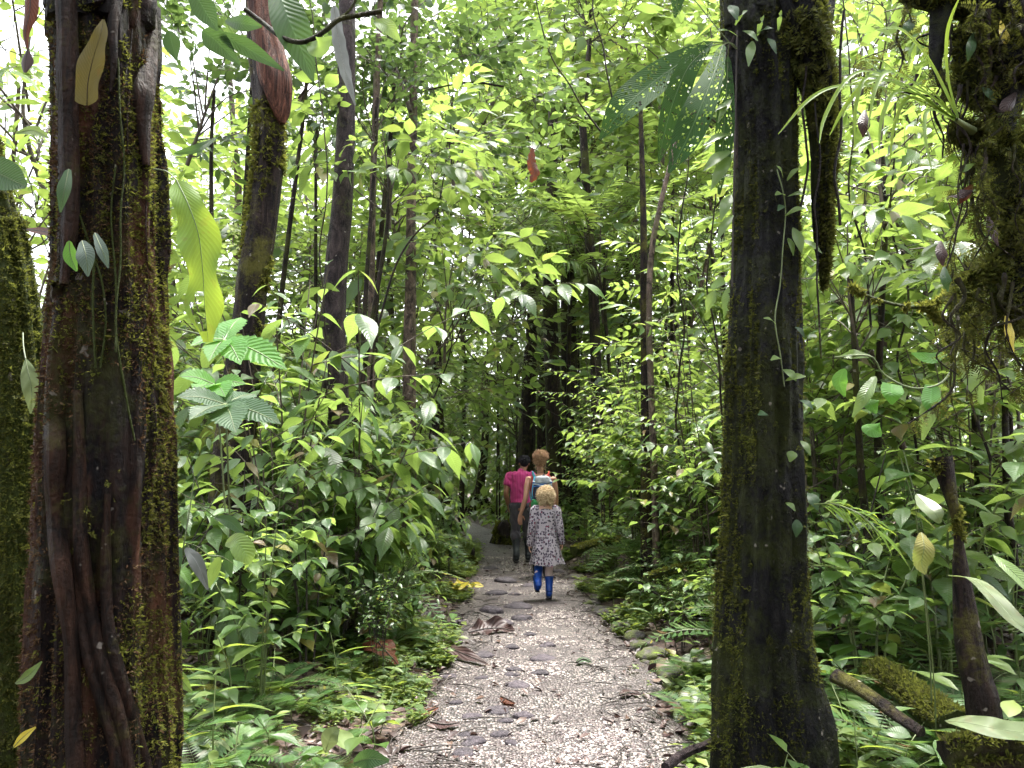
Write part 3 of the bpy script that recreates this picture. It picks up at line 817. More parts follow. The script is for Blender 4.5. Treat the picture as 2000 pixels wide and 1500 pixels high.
# ------------------------------------------------------------------ crowns
rg = np.random.default_rng(21)
SP_M = [make_spray(rg, 8, .60, 'oval', .20), make_spray(rg, 9, .66, 'oval', .18), make_spray(rg, 7, .55, 'oval', .22, hang=.45)]
SP_B = [make_spray(rg, 9, .56, 'oval', .16), make_spray(rg, 11, .66, 'lance', .20), make_spray(rg, 8, .5, 'round', .12)]
SP_D = [make_spray(rg, 8, .5, 'oval', .17, hang=.5), make_spray(rg, 7, .45, 'round', .14, hang=.5)]
SP_G = [make_spray(rg, 12, .55, 'oval', .11), make_spray(rg, 14, .6, 'lance', .13), make_spray(rg, 10, .5, 'round', .09)]
SP_L = [make_spray(rg, 6, .6, 'oval_hi', .34, hang=.55), make_spray(rg, 7, .7, 'broad', .36, hang=.5), make_spray(rg, 5, .55, 'broadwide', .30, hang=.6)]
SP_F = [make_spray(rg, 14, .7, 'lance', .17, opp=True, ang=68, hang=.1), make_spray(rg, 16, .8, 'blade', .24, opp=True, ang=60, hang=.35)]
SPR = {'M': SP_M, 'B': SP_B, 'D': SP_D, 'G': SP_G, 'F': SP_F, 'L': SP_L}
MATS = {'M': 'mid', 'B': 'bright', 'D': 'dark', 'G': 'grey', 'F': 'bright', 'L': 'broadlit'}
NPER = {'M': (8, 8), 'B': (9, 9), 'D': (8, 10), 'G': (10, 10), 'F': (8, 8), 'L': (7, 6)}
CROWN = {}
for k in SPR:
    CROWN[k] = [make_crown(np.random.default_rng(100 + ord(k) * 3 + i), (1, 1, .85), NPER[k][0] + i, NPER[k][1], SPR[k], .40, .022, (0, 0, -1.0)).mesh('crown', [M[MATS[k]], M['twig']]) for i in range(3)]
PHR = {'M': ('tree with mid green oval leaves', 'tree'), 'B': ('light green small leaved tree', 'tree'), 'D': ('dark leaved tree', 'tree'),
       'L': ('tree with large hanging leaves', 'tree'), 'G': ('grey green fine leaved tree', 'tree'), 'F': ('tree with feathery light green leaves', 'tree')}
CROWNS = """D 420 150 9 1.15|D 600 60 8.5 1.0|D 770 50 9 1.25|D 735 190 8 .75|D 870 200 10 1.1|D 620 230 10 .8|D 500 -20 10 1.3
B 40 130 11 2.0|B 20 330 10 1.7|B 340 520 15 2.0|B 420 620 13 1.5|B 600 420 15 2.2|B 590 560 12 1.4|B 300 760 12 1.6|B 90 560 9 1.4|M 720 420 13 1.7|M 760 330 12 1.4
M 950 90 10.5 1.5|M 1090 60 9 1.3|M 1220 20 8.5 1.2|B 1040 230 13 1.7|B 1170 200 10 1.3|M 1310 130 9.5 1.2|B 1380 300 9 1.3|M 960 330 14 1.8|F 1110 360 13 1.7|B 1250 420 11 1.5|B 1345 480 8.5 1.1|F 1180 470 14 1.6
G 900 500 16 2.0|G 1010 560 21 2.6|G 950 700 18 1.6|M 1130 620 19 2.2|B 1210 640 12.5 1.5|B 1190 770 12 1.1|M 860 640 13 1.4|G 1040 420 22 2.8|M 830 800 15 1.3|B 1300 600 10 1.3|M 1330 760 9.5 1.1|G 1010 760 20 1.5|B 1230 880 12 1.0
B 1680 150 9 1.6|B 1720 330 7.5 1.2|M 1850 280 9 1.5|B 1690 500 7 1.0|B 1900 540 7.5 1.2|M 1960 130 10 1.9|B 1800 420 9 1.4|B 1640 640 8 1.0|M 1800 640 9 1.2|F 1760 60 11 1.6|B 1420 640 8.5 1.0|M 1590 280 10 1.4|M 1960 700 7 .9|M 1400 120 11 1.6
B 1150 -40 16 2.0|B 720 620 13 1.5|M 540 700 11 1.2|B 660 330 17 2.2|B 480 380 20 2.0|G 1110 760 22 1.6|M 380 400 19 2.0|L 1720 260 5.5 .7|L 1880 420 5.2 .7|L 1660 520 5.0 .6|L 760 300 7.5 .8|L 1345 560 7 .7|L 880 560 9 .9|L 1950 620 5 .6|L 980 220 11 1.2|L 1260 120 9 1.0|M 920 420 12 1.2|M 700 500 10 1.0|G 640 520 12 1.1"""
def crown_tree(kind, px, py, d, R, i):
    rng = np.random.default_rng(500 + i)
    if 1240 <= px < 1405 and d < 12: R *= 16.5 / d * .9; d = 16.5 + rng.uniform(-1.5, 1.5)
    if 880 < px < 1240 and d < 14: R *= 20.5 / d * .92; d = 20.5 + rng.uniform(-1.5, 2)
    c = at(px, py, d)
    gx = c[0] + rng.normal(0, .25 * R); gy = d + rng.normal(0, .2)
    if edge(gx, gy) < .5: gx = pathc(gy) + np.sign(gx - pathc(gy) + .01) * (pathw(gy) + rng.uniform(.6, 1.3))
    z = float(gz(gx, gy))
    t = thing('forest_tree', None, None, (gx, gy, z))
    me = CROWN[kind][i % 3]
    cr = obj('crown', me, t, c - [gx, gy, z], rng.uniform(0, 6.28), R * rng.uniform(.95, 1.1))
    cr.rotation_euler = (rng.normal(0, .12), rng.normal(0, .12), rng.uniform(0, 6.28))
    rel = c - [gx, gy, z]
    bot = rel + [0, 0, -R * .9]
    thin = .35 if edge(c[0], d) < .6 else .4 if d > 18 else 1
    g = Geo()
    P = catmull(np.array([[0, 0, -.1], [bot[0] * .3 + rng.normal(0, .08), bot[1] * .3, max(bot[2], .5) * .5], bot, rel * [1, 1, 1] + [0, 0, -R * .15]]), 24)
    tube(g, P, np.linspace(.022, .010, 24) * (1 + R * .9) * thin, 7)
    obj('trunk', g.mesh('trunk', M['bark_pale' if kind in 'B' and i % 2 else 'bark_dark']), t)
    AUTO.append((t, PHR[kind][0], 'tree', px, py, d, R))
i = 0
for line in CROWNS.split('\n'):
    for e in line.split('|'):
        q = e.split(); crown_tree(q[0], *map(float, q[1:]), i); i += 1

# far wood closing the view
def far_forest():
    rng = np.random.default_rng(77)
    g = Geo()
    lf = leaf_geo(2, 3, .28, .45, .6, .15, .1)
    n = 60000
    y = rng.uniform(22, 44, n); ang = rng.uniform(-.86, .86, n)
    x = np.tan(ang) * y
    top = 9 + 4.5 * vnoise(x * .16, y * .16, 0, 3) + 2 * vnoise(x * .6, y * .6, 0, 5)
    top = top + np.where(np.abs(x + 14) < 6.5, -2.5, 0) + np.where(x > -1.5, 11, 0)
    z = np.where(rng.random(n) < .35, rng.uniform(0, 5.5, n), rng.uniform(0, 1, n) ** .8 * top)
    keep = (fbm(x * .45, y * .45, z * .6, 8) > np.where(z < 6, -.9, -.25)) & (np.abs(x - pathc(y)) > .9)
    p = np.stack([x, y, z], -1)[keep]
    d = rng.normal(0, 1, p.shape); d[:, 2] = -.35
    for i in range(3):
        for _k in range(2):
            m = rng.integers(0, 3, len(p)) == i
            pp = p[m] + rng.normal(0, .25, (m.sum(), 3))
            g.scatter(lf, jitter_frames(d[m] + rng.normal(0, .6, pp.shape), [0, 0, 1], rng.uniform(.25, .5, m.sum()) * (1 + pp[:, 2] * .03), .4, rng), pp)
    tag(obj('forest_foliage', g.mesh('forest_foliage', M['far'])), 'far wood of light green foliage closing the view', 'forest', kind='stuff')
far_forest()
def far_undergrowth():
    rng = np.random.default_rng(78)
    g = Geo(); lf = leaf_geo(3, 3, .2, .42, 1.2, .3, .1)
    n = 26000
    y = rng.uniform(14, 30, n); x = rng.uniform(-.8, .8, n) * y
    e = edge(x, y)
    hmax = np.minimum(.15 + e * .8, 2.6) * (.55 + .45 * vnoise(x * .8, y * .8, 0, 6)) * (.6 + y * .035)
    z = gz(x, y) + rng.random(n) ** .9 * np.maximum(hmax, .1)
    ok = (e > .12)
    p = np.stack([x, y, z], -1)[ok]
    d = rng.normal(0, 1, p.shape); d[:, 2] = -.2
    g.scatter(lf, jitter_frames(d, [0, 0, 1], rng.uniform(.12, .34, len(p)), .35, rng), p)
    tag(obj('undergrowth', g.mesh('undergrowth', M['bright'])), 'far mass of leafy undergrowth beyond the trail bend', 'undergrowth', kind='stuff')
far_undergrowth()
for k, (pts, r, lab) in enumerate([([(1178, 262, 9), (1120, 180, 9), (1075, 100, 9), (1040, -40, 9)], .010, 'thin diagonal liana crossing the bright leaves above the path'), ([(1200, 200, 8), (1180, 110, 8), (1160, 20, 8), (1150, -60, 8)], .009, 'thin steep stem high above the walkers'),
                                   ([(985, 168, 9), (920, 160, 9), (850, 172, 9), (800, 186, 9)], .012, 'nearly level bare branch reaching from the pale blotched trunk'), ([(1700, 640, 5), (1690, 500, 5), (1660, 380, 5), (1668, 200, 5), (1640, -40, 5)], .007, 'thin hanging liana right of the dark trunk'),
                                   ([(620, 900, 6), (640, 700, 6), (622, 500, 6), (640, 300, 6), (600, -40, 6)], .006, 'thin liana hanging between the leaning and the slim grey trunk'), ([(1420, 880, 6), (1400, 700, 6), (1385, 560, 6), (1400, 380, 6)], .008, 'slender brown stem just left of the dark trunk'),
                                   ([(735, 860, 5.6), (730, 700, 5.6), (760, 560, 5.6), (800, 470, 5.6), (850, 420, 5.6)], .010, 'dark bent sapling stem among the big ribbed leaves'), ([(1330, 900, 7), (1320, 760, 7), (1340, 640, 7), (1325, 500, 7), (1345, 300, 7)], .009, 'grey sapling stem between the brown pole and the dark trunk'),
                                   ([(1940, 900, 4.5), (1900, 760, 4.5), (1915, 600, 4.5), (1890, 500, 4.5)], .008, 'twisted brown liana below the mossy tangle'), ([(1790, 900, 5), (1760, 720, 5), (1775, 560, 5), (1740, 420, 5), (1752, 200, 5)], .008, 'long brown liana in the right thicket')]):
    P = np.array([at(*q) for q in pts]); b = P[0].copy(); C = catmull(P - b, 40)
    C = C + .02 * np.stack([vnoise(C[:, 2] * 3, k, 0, 1), vnoise(C[:, 2] * 3, k, 4, 2), 0 * C[:, 2]], -1)
    g = Geo(); tube(g, C, np.linspace(r * 1.2, r * .7, 40), 6); o = obj('liana', g.mesh('liana', M['bark_dark' if k % 2 else 'bark_lean']), None, b); tag(o, lab, 'vine')

# unseen trees added behind the photographer to shade the near trunks
for k, (x, y, z, R) in enumerate([(0.2, -4.5, 5.2, 2.6), (-4.5, -4.5, 4.0, 2.4), (4.8, -4.5, 4.2, 2.4), (-1.6, -5.5, 2.4, 1.8), (1.9, -5.0, 2.3, 1.8), (-5.5, -1.5, 3.6, 1.8), (5.5, -1.6, 3.6, 1.8)]):
    t = thing('forest_tree', None, None, (x, y, float(gz(x, y))))
    o = obj('crown', CROWN['D'][k % 3], t, (0, 0, z), k * 1.3, R)
    g = Geo(); tube(g, catmull(np.array([[0, 0, -.1], [.1, .1, z * .5], [0, 0, z - R * .3]]), 12), np.linspace(.10, .05, 12), 8)
    obj('trunk', g.mesh('trunk', M['bark_dark']), t)
    tag(t, 'unseen dark leaved tree added behind the photographer to shade the near trunks', 'tree', 'unseen trees added behind the photographer for shade')
# ------------------------------------------------------------------ shrubs, ferns and seedlings
def two(st, fo, fmat, smat='twig'):
    return st.mesh('stem', M[smat]), fo.mesh('foliage', [M[fmat], M[smat]])
_r = np.random.default_rng(61)
SH = {
    'ribbed': [two(*make_shrub(_r, 4, 1.6, .45, 'broad', .30, 7, True, .7), 'broad', 'twigdark') for _ in range(4)],
    'lance': [two(*make_shrub(_r, 5, 1.5, .5, 'lance', .27, 10, False, .5, branches=2), 'mid', 'greenstem') for _ in range(3)],
    'light': [two(*make_shrub(_r, 4, 1.5, .5, 'broadwide', .22, 8, True, .35), 'broadlit', 'greenstem') for _ in range(4)],
    'small': [two(*make_shrub(_r, 6, 1.4, .45, 'oval', .11, 13, False, .3, branches=5, r=.007), 'mid', 'twigdark') for _ in range(3)],
    'fine': [two(*make_shrub(_r, 7, 1.3, .5, 'oval', .085, 15, True, .25, branches=5, r=.006), 'bright', 'twig') for _ in range(3)],
    'dark': [two(*make_shrub(_r, 4, 1.4, .5, 'broadwide', .20, 8, False, .55, branches=3), 'broad', 'twigdark') for _ in range(3)],
    'blade': [two(*make_shrub(_r, 7, 1.3, .55, 'blade', .42, 8, False, .4, branches=1, r=.006), 'mid', 'greenstem') for _ in range(3)],
}
for _k, _n, _a in (('ribbed', 3, (3, 2.7, .30, 'broad', .36, 9, True, .75)), ('light', 3, (4, 2.6, .26, 'broadwide', .21, 14, True, .35)), ('lance', 2, (5, 2.6, .26, 'lance', .26, 15, False, .5)),
                   ('dark', 3, (4, 2.5, .26, 'broadwide', .19, 14, False, .5)), ('fine', 3, (6, 2.6, .26, 'oval', .10, 20, True, .25))):
    SH['tall ' + _k] = [two(*make_shrub(_r, *_a, branches=6, bare=.12), {'ribbed': 'broad', 'light': 'broadlit', 'lance': 'mid', 'dark': 'broad', 'fine': 'bright'}[_k]) for _ in range(_n)]
SPH = {'ribbed': 'shrub with big ribbed leaves', 'lance': 'shrub with long narrow leaves', 'light': 'light green broad leaved shrub', 'small': 'small leaved green shrub',
       'fine': 'yellow green fine leaved bush', 'dark': 'dark glossy leaved shrub', 'blade': 'grassy plant with strap leaves'}
def shrub(kind, x, y, s, i):
    t = thing('shrub', None, None, (x, y, float(gz(x, y))), RNG.uniform(0, 6.28))
    st, fo = SH[kind][i % len(SH[kind])]
    sc = (s, s, s * RNG.uniform(.9, 1.15))
    obj('stem', st, t, scale=sc); obj('foliage', fo, t, scale=sc)
    px, py = to_px((x, y, float(gz(x, y)) + s * .9))
    AUTO.append((t, ('tall ' if 'tall' in kind else '') + SPH[kind.replace('tall ', '')], 'shrub', px, py, y, s))
    return t

FERNS = [make_fern(_r, 8, .75, 22, .15).mesh('fern', [M['fern'], M['greenstem']]) for _ in range(3)] + \
        [make_fern(_r, 7, .8, 26, .11, pin='pinna').mesh('fern', [M['fern'], M['greenstem']]) for _ in range(2)]
def fern(x, y, s, i):
    o = obj('fern', FERNS[i % len(FERNS)], None, (x, y, float(gz(x, y))), RNG.uniform(0, 6.28), s)
    px, py = to_px((x, y, float(gz(x, y)) + s * .3))
    AUTO.append((o, 'green fern' if i % len(FERNS) < 3 else 'narrow fronded fern', 'fern', px, py, y, s))
    return o
SEED = [make_seedling(_r, .22, 'oval_hi', .13, 6).mesh('seedling', [M['herb'], M['greenstem']]), make_seedling(_r, .16, 'broadwide', .12, 5).mesh('seedling', [M['broad'], M['greenstem']]),
        make_seedling(_r, .30, 'lance', .17, 9).mesh('seedling', [M['herb'], M['greenstem']]), make_seedling(_r, .2, 'round', .10, 6).mesh('seedling', [M['broadlit'], M['greenstem']]),
        make_seedling(_r, .25, 'oval_hi', .16, 8).mesh('seedling', [M['broad'], M['greenstem']])]
SDP = ['seedling with pointed light leaves', 'low plant with dark ribbed leaves', 'seedling with narrow drooping leaves', 'seedling with round light leaves', 'young plant with dark oval leaves']
def seedling(x, y, s, i):
    o = obj('seedling', SEED[i % 5], None, (x, y, float(gz(x, y))), RNG.uniform(0, 6.28), s)
    px, py = to_px((x, y, float(gz(x, y)) + s * .1))
    AUTO.append((o, SDP[i % 5], 'plant', px, py, y, s))
    return o

def sow(n, ymin, ymax, side, e0, e1, gap, rng, avoid=()):
    P, tries = [], 0
    while len(P) < n and tries < 6000:
        tries += 1
        y = ymin + (ymax - ymin) * rng.random() ** .85
        e = e0 + (e1 - e0) * rng.random()
        x = pathc(y) + side * (pathw(y) + e)
        if abs(x) > .70 * y + .25: continue
        if any((x - a) ** 2 + (y - b) ** 2 < r * r for a, b, r in avoid): continue
        if all((x - a) ** 2 + (y - b) ** 2 > (gap * (.6 + y * .05)) ** 2 for a, b in P): P.append((x, y))
    return P
_r = np.random.default_rng(64)
TR = [(c[0, 0], c[0, 1], .22) for c in (cW, cR, cL, cG)]
k = 0
for side, low, tall in ((-1, ['ribbed', 'dark', 'ribbed', 'lance', 'small', 'light', 'dark'], ['tall ribbed', 'tall dark', 'tall ribbed', 'tall lance', 'tall light']),
                        (1, ['light', 'small', 'fine', 'lance', 'light', 'dark', 'fine', 'light'], ['tall light', 'tall fine', 'tall light', 'tall dark', 'tall lance'])):
    for (kinds, n, y0, y1, e0, e1, gap, s0, s1) in ((low, 16, 5.0, 11, .28, .7, .42, .40, .62), (low, 26, 4.0, 8, .7, 3.2, .52, .55, .9), (tall, 14, 6.3, 10.5, .75, 1.9, .6, .7, 1.0), (tall, 13, 7, 12, 1.6, 6, .8, .8, 1.15),
                                           (tall, 9, 10.5, 17, .8, 3.5, .8, .8, 1.1), (low, 18, 11, 18, .3, 4, .7, .5, .9), (tall, 10, 15, 23, .5, 6, 1.0, 1.0, 1.5)):
        for x, y in sow(n, y0, y1, side, e0, e1, gap, _r, TR):
            shrub(kinds[k % len(kinds)], x, y, _r.uniform(s0, s1), k); k += 1
for side in (-1, 1):
    for x, y in sow(20, 3.0, 9, side, .3, 2.4, .40, _r, TR):
        fern(x, y, _r.uniform(.45, .9) * (1 if abs(x - pathc(y)) > 1.3 else .7), k); k += 1
    for x, y in sow(13, 4.6, 11, side, .6, 3.0, .7, _r, TR):
        o = fern(x, y, _r.uniform(1.2, 1.8), k); o.scale.z *= 1.25; k += 1
    for x, y in sow(62, 2.7, 9, side, .04, 2.2, .16, _r, TR):
        seedling(x, y, _r.uniform(.6, 1.5), k); k += 1

# plants the photo shows singly: saplings on the left verge and ferns close to the camera
for kd, x, y, s in (('tall ribbed', -1.15, 5.9, 1.05), ('tall dark', -1.6, 5.6, 1.15), ('tall ribbed', -1.9, 6.5, 1.25), ('tall lance', -1.7, 8.5, 1.25), ('tall fine', -2.3, 9.4, 1.4), ('tall light', -1.45, 10.2, 1.2), ('tall ribbed', -2.9, 8.0, 1.45), ('tall dark', 1.7, 6.6, .9), ('tall light', 1.55, 8.6, 1.05), ('tall fine', 2.4, 8.4, 1.3), ('tall light', 3.3, 7.2, 1.3), ('tall dark', -1.5, 5.0, .85), ('tall light', 1.95, 7.6, 1.1), ('tall light', 2.2, 5.6, 1.05), ('tall lance', 2.6, 6.4, 1.2), ('tall fine', 1.5, 9.4, 1.15),
                    ('tall fine', 1.35, 11, 1.2), ('light', 2.35, 4.3, 1.1), ('tall light', 2.9, 4.9, 1.0), ('tall fine', 3.4, 5.8, 1.2), ('dark', 2.0, 4.7, .9), ('tall lance', -3.2, 6.8, 1.2), ('tall light', -2.5, 7.0, 1.3)):
    shrub(kd, x, y, s, k); k += 1
for px, d, s in ((345, 2.7, .62), (420, 3.2, .62), (360, 3.5, .7), (520, 3.0, .5), (470, 3.9, .6), (600, 4.2, .5), (1740, 3.3, .75), (1830, 3.7, .85), (1700, 4.0, .7), (1930, 3.3, .7), (1650, 2.9, .45), (1560, 4.2, .6)):
    p = at(px, 930, d); fern(p[0], d, s, k); k += 1
for px, d, s in ((560, 3.1, 1.0), (640, 3.3, .9), (690, 3.2, 1.1), (620, 2.9, .9), (1650, 3.1, 1.1), (1700, 2.8, 1.0), (1760, 3.0, 1.0), (1800, 2.7, .8), (1380, 3.8, 1.1), (1360, 4.1, .9), (1400, 3.5, .8), (480, 2.8, .9), (700, 3.9, 1.1), (590, 4.0, 1.2), (660, 4.6, 1.2)):
    p = at(px, 930, d); seedling(p[0], d, s, k); k += 1

_r2 = np.random.default_rng(91)
for lo, hi, d0, d1, n_ in ((330, 760, 2.6, 4.4, 22), (1560, 1990, 2.5, 4.4, 26), (1340, 1430, 3.5, 5.2, 6)):
    for _ in range(n_):
        d = _r2.uniform(d0, d1); p = at(_r2.uniform(lo, hi), 930, d)
        if edge(p[0], d) < .06 or any((p[0] - a) ** 2 + (d - b) ** 2 < r * r for a, b, r in TR): continue
        if _r2.random() < .38: fern(p[0], d, _r2.uniform(.35, .65), k)
        else: seedling(p[0], d, _r2.uniform(.9, 1.7), k)
        k += 1

# ------------------------------------------------------------------ ground cover, litter and pebbles
def cover():
    rng = np.random.default_rng(8)
    T = []
    for q in range(5):
        g = Geo(); n = 7
        h = rng.uniform(.2, 1, n)
        pos = np.stack([rng.normal(0, .25, n), rng.normal(0, .25, n), h * .8], -1)
        a = rng.uniform(0, 6.28, n)
        d = np.stack([np.cos(a), np.sin(a), rng.uniform(-.2, .4, n)], -1)
        g.scatter(LT['tiny'], jitter_frames(d, [0, 0, 1], rng.uniform(.35, .65, n), .2, rng), pos)
        T.append(g)
    n = 60000
    y = 2.3 + 13 * rng.random(n) ** 1.35; sd = rng.choice([-1, 1], n)
    e = rng.exponential(.55, n) - .10
    x = pathc(y) + sd * (pathw(y) + e)
    dens = fbm(x * 1.5, y * 1.5, 0, 31) + .35 * np.exp(-(e - .3) ** 2 / .1)
    ok = (dens > .30 + .35 * rng.random(n)) & (np.abs(x) < .72 * y + .3) & (e > -.06 + .07 * vnoise(x * 5, y * 5, 0, 2))
    x, y, e = x[ok][:17000], y[ok][:17000], e[ok][:17000]
    z = np.where(e > 0, gz(x, y), path_z(x, y)) - .005
    s = rng.uniform(.025, .075, len(x)) * (1 + .03 * y) * np.where(rng.random(len(x)) < .12, 1.9, 1)
    g = Geo(); wh = rng.integers(0, 5, len(x))
    th = rng.uniform(0, 6.28, len(x))
    R = np.zeros((len(x), 3, 3)); R[:, 0, 0] = R[:, 1, 1] = np.cos(th); R[:, 1, 0] = np.sin(th); R[:, 0, 1] = -np.sin(th); R[:, 2, 2] = 1
    for q in range(5):
        m = wh == q
        g.scatter(T[q], R[m] * s[m][:, None, None], np.stack([x, y, z], -1)[m])
    tag(obj('ground_cover', g.mesh('ground_cover', M['herb'])), 'low light green herbs and moss along both path edges', 'ground cover', kind='stuff')
    # leaf litter
    n = 22000
    y = 2.2 + 16 * rng.random(n) ** 1.3; x = rng.uniform(-1, 1, n) * (.74 * y + .3)
    e = edge(x, y)
    ok = (e > 0) | (rng.random(n) < .16) | ((np.abs(x - pathc(y)) / pathw(y) > .72) & (rng.random(n) < .45))
    x, y, e = x[ok], y[ok], e[ok]
    z = np.where(e > 0, gz(x, y), path_z(x, y)) + .012
    LV = [leaf_geo(4, 3, .24, .45, 1, .25, .35), leaf_geo(4, 3, .30, .45, .6, -.3, .3), leaf_geo(5, 3, .16, .4, 1, .4, .5), leaf_geo(4, 3, .2, .4, 1, -.2, -.3)]
    g = Geo(); wh = rng.integers(0, 4, len(x))
    th = rng.uniform(0, 6.28, len(x)); d = np.stack([np.cos(th), np.sin(th), rng.normal(0, .18, len(x))], -1)
    s = rng.uniform(.035, .12, len(x)) * np.where(e > 0, 1, .6)
    s = np.where(rng.random(len(x)) < .04, s * 1.9, s)
    for q in range(4):
        m = wh == q
        g.scatter(LV[q], jitter_frames(d[m], [0, 0, 1], s[m], .3, rng), np.stack([x, y, z], -1)[m])
    tag(obj('leaf_litter', g.mesh('leaf_litter', M['litter'])), 'brown dead leaves littering the forest floor', 'leaf litter', kind='stuff')
    # fallen twigs
    tw = Geo(); n = 500
    y = 2.6 + 8 * rng.random(n) ** 1.3; x = pathc(y) + rng.choice([-1, 1], n) * (pathw(y) * rng.uniform(.45, 1, n) + rng.exponential(.5, n) * (rng.random(n) < .7))
    for i in range(n):
        L = rng.uniform(.05, .28); a = rng.uniform(0, 6.28); z = float(gz(x[i], y[i]) if edge(x[i], y[i]) > 0 else path_z(x[i], y[i])) + .012
        tube(tw, np.array([[x[i], y[i], z], [x[i] + math.cos(a) * L * .5 + rng.normal(0, .01), y[i] + math.sin(a) * L * .5, z + .01], [x[i] + math.cos(a) * L, y[i] + math.sin(a) * L, z]]), [.004, .0035, .002], 4)
    tag(obj('twig_debris', tw.mesh('twig_debris', M['twigdark'])), 'thin broken twigs scattered over the verge and path', 'twigs', kind='stuff')
    # loose pebbles
    rs = np.random.default_rng(2)
    T = []
    for q in range(6):
        a = np.linspace(0, 6.28, 7)[:-1]
        V = [[0, 0, .55]] + [[.85 * math.cos(b) * rs.uniform(.8, 1.15), .85 * math.sin(b) * rs.uniform(.8, 1.15), .3 + rs.normal(0, .05)] for b in a] + \
            [[1.0 * math.cos(b + .5) * rs.uniform(.85, 1.15), 1.0 * math.sin(b + .5) * rs.uniform(.85, 1.15), -.25] for b in a]
        F = [[0, 1 + j, 1 + (j + 1) % 6] for j in range(6)]
        for j in range(6):
            F += [[1 + j, 7 + j, 1 + (j + 1) % 6], [7 + j, 7 + (j + 1) % 6, 1 + (j + 1) % 6]]
        T.append(Geo().add(V, None, F))
    n = 56000
    y = 2.6 + 10.5 * rs.random(n) ** 1.5
    v = np.clip(rs.normal(0, .55, n), -1.15, 1.15); x = pathc(y) + .08 * (1 - np.abs(v)) + v * pathw(y)
    bare = fbm(x * 2.2, y * 2.2, 0, 44)
    bare = bare + .6 * vnoise(x * 14, y * 14, 0, 12)
    ok = (bare > .10 + .7 * np.abs(v) ** 3 + .8 * (rs.random(n) - .5) + .35 * (v < -.2))
    x, y = x[ok], y[ok]
    s = rs.uniform(.0032, .0086, len(x)) * (1 + .02 * y)
    P = np.stack([x, y, np.where(edge(x, y) > 0, gz(x, y), path_z(x, y)) + s * .15], -1)
    th = rs.uniform(0, 6.28, len(x)); R = np.zeros((len(x), 3, 3)); R[:, 2, 2] = 1
    el = rs.uniform(.7, 1.3, len(x))
    R[:, 0, 0] = np.cos(th) * el; R[:, 1, 1] = np.cos(th) / el; R[:, 1, 0] = np.sin(th) * el; R[:, 0, 1] = -np.sin(th) / el
    R = R * s[:, None, None]
    g = Geo(); wh = rs.integers(0, 6, len(x))
    for q in range(6):
        m = wh == q; g.scatter(T[q], R[m], P[m])
    M['pebble'] = island('pebble', [(0, (.04, .028, .032)), (.35, (.12, .09, .09)), (.58, (.22, .185, .175)), (.82, (.36, .315, .285)), (1, (.50, .455, .41))], .5, .4)
    tag(obj('gravel', g.mesh('gravel', M['pebble'], False)), 'pale cream pebbles strewn over the path', 'gravel', kind='stuff')
cover()

# ------------------------------------------------------------------ stones
def stone_mesh(seed, flat=.45, nz=.14):
    rng = np.random.default_rng(seed)
    nu, nv = 20, 12
    th = np.linspace(0, 2 * np.pi, nu, endpoint=False); ph = np.linspace(.06, np.pi - .06, nv)
    P, Tt = np.meshgrid(ph, th, indexing='ij')
    D = np.stack([np.sin(P) * np.cos(Tt), np.sin(P) * np.sin(Tt), np.cos(P)], -1)
    r = 1 + nz * fbm(D[..., 0] * 1.3 + seed, D[..., 1] * 1.3, D[..., 2] * 1.3, seed) + .02 * vnoise(D[..., 0] * 7, D[..., 1] * 7, D[..., 2] * 7, seed)
    V = D * r[..., None] * [1, rng.uniform(.7, .95), flat]
    V = V.reshape(-1, 3)
    g = Geo()
    V = np.vstack([V, V[:nu].mean(0), V[-nu:].mean(0)])
    j = np.arange(nu); k = (j + 1) % nu; b = (nv - 1) * nu
    g.add(V, grid_quads(nv, nu, True)[:, ::-1], np.vstack([np.stack([j, k, np.full(nu, nu * nv)], 1), np.stack([b + k, b + j, np.full(nu, nu * nv + 1)], 1)]))
    return g
def stone_mat(name, a, b, moss=None):
    m, t, o = nt(name)
    co = N(t, 'ShaderNodeTexCoord'); oi = N(t, 'ShaderNodeObjectInfo')
    n = N(t, 'ShaderNodeTexNoise', {'Vector': co.outputs['Object'], 'Scale': 3.0, 'Detail': 8.0, 'Roughness': .7})
    c = ramp(t, n.outputs[0], [(.35, a), (.65, b)])
    c = mixc(t, 1.0, c, ramp(t, oi.outputs['Random'], [(0, (.7, .7, .7)), (1, (1.25, 1.2, 1.2))]), 'MULTIPLY')
    if moss:
        n2 = N(t, 'ShaderNodeTexNoise', {'Vector': co.outputs['Object'], 'Scale': 1.6, 'Detail': 6.0})
        c = mixc(t, ramp(t, n2.outputs[0], [(.44, (0, 0, 0)), (.56, (.9, .9, .9))]), c, moss)
    p = N(t, 'ShaderNodeBsdfPrincipled', {'Base Color': c, 'Roughness': .55, 'Specular IOR Level': .22, 'Normal': bump(t, n.outputs[0], .5, .05)})
    t.links.new(p.outputs[0], o.inputs[0]); return m
M['stone'] = stone_mat('river_stone', (.030, .026, .032), (.085, .073, .083))
M['stonemoss'] = stone_mat('mossy_stone', (.04, .036, .036), (.11, .10, .095), (.06, .075, .015))
STM = [stone_mesh(k, .36, .22).mesh('stone', M['stone']) for k in range(6)]
EDM = [stone_mesh(20 + k, .5, .26).mesh('stone', M['stonemoss']) for k in range(5)]
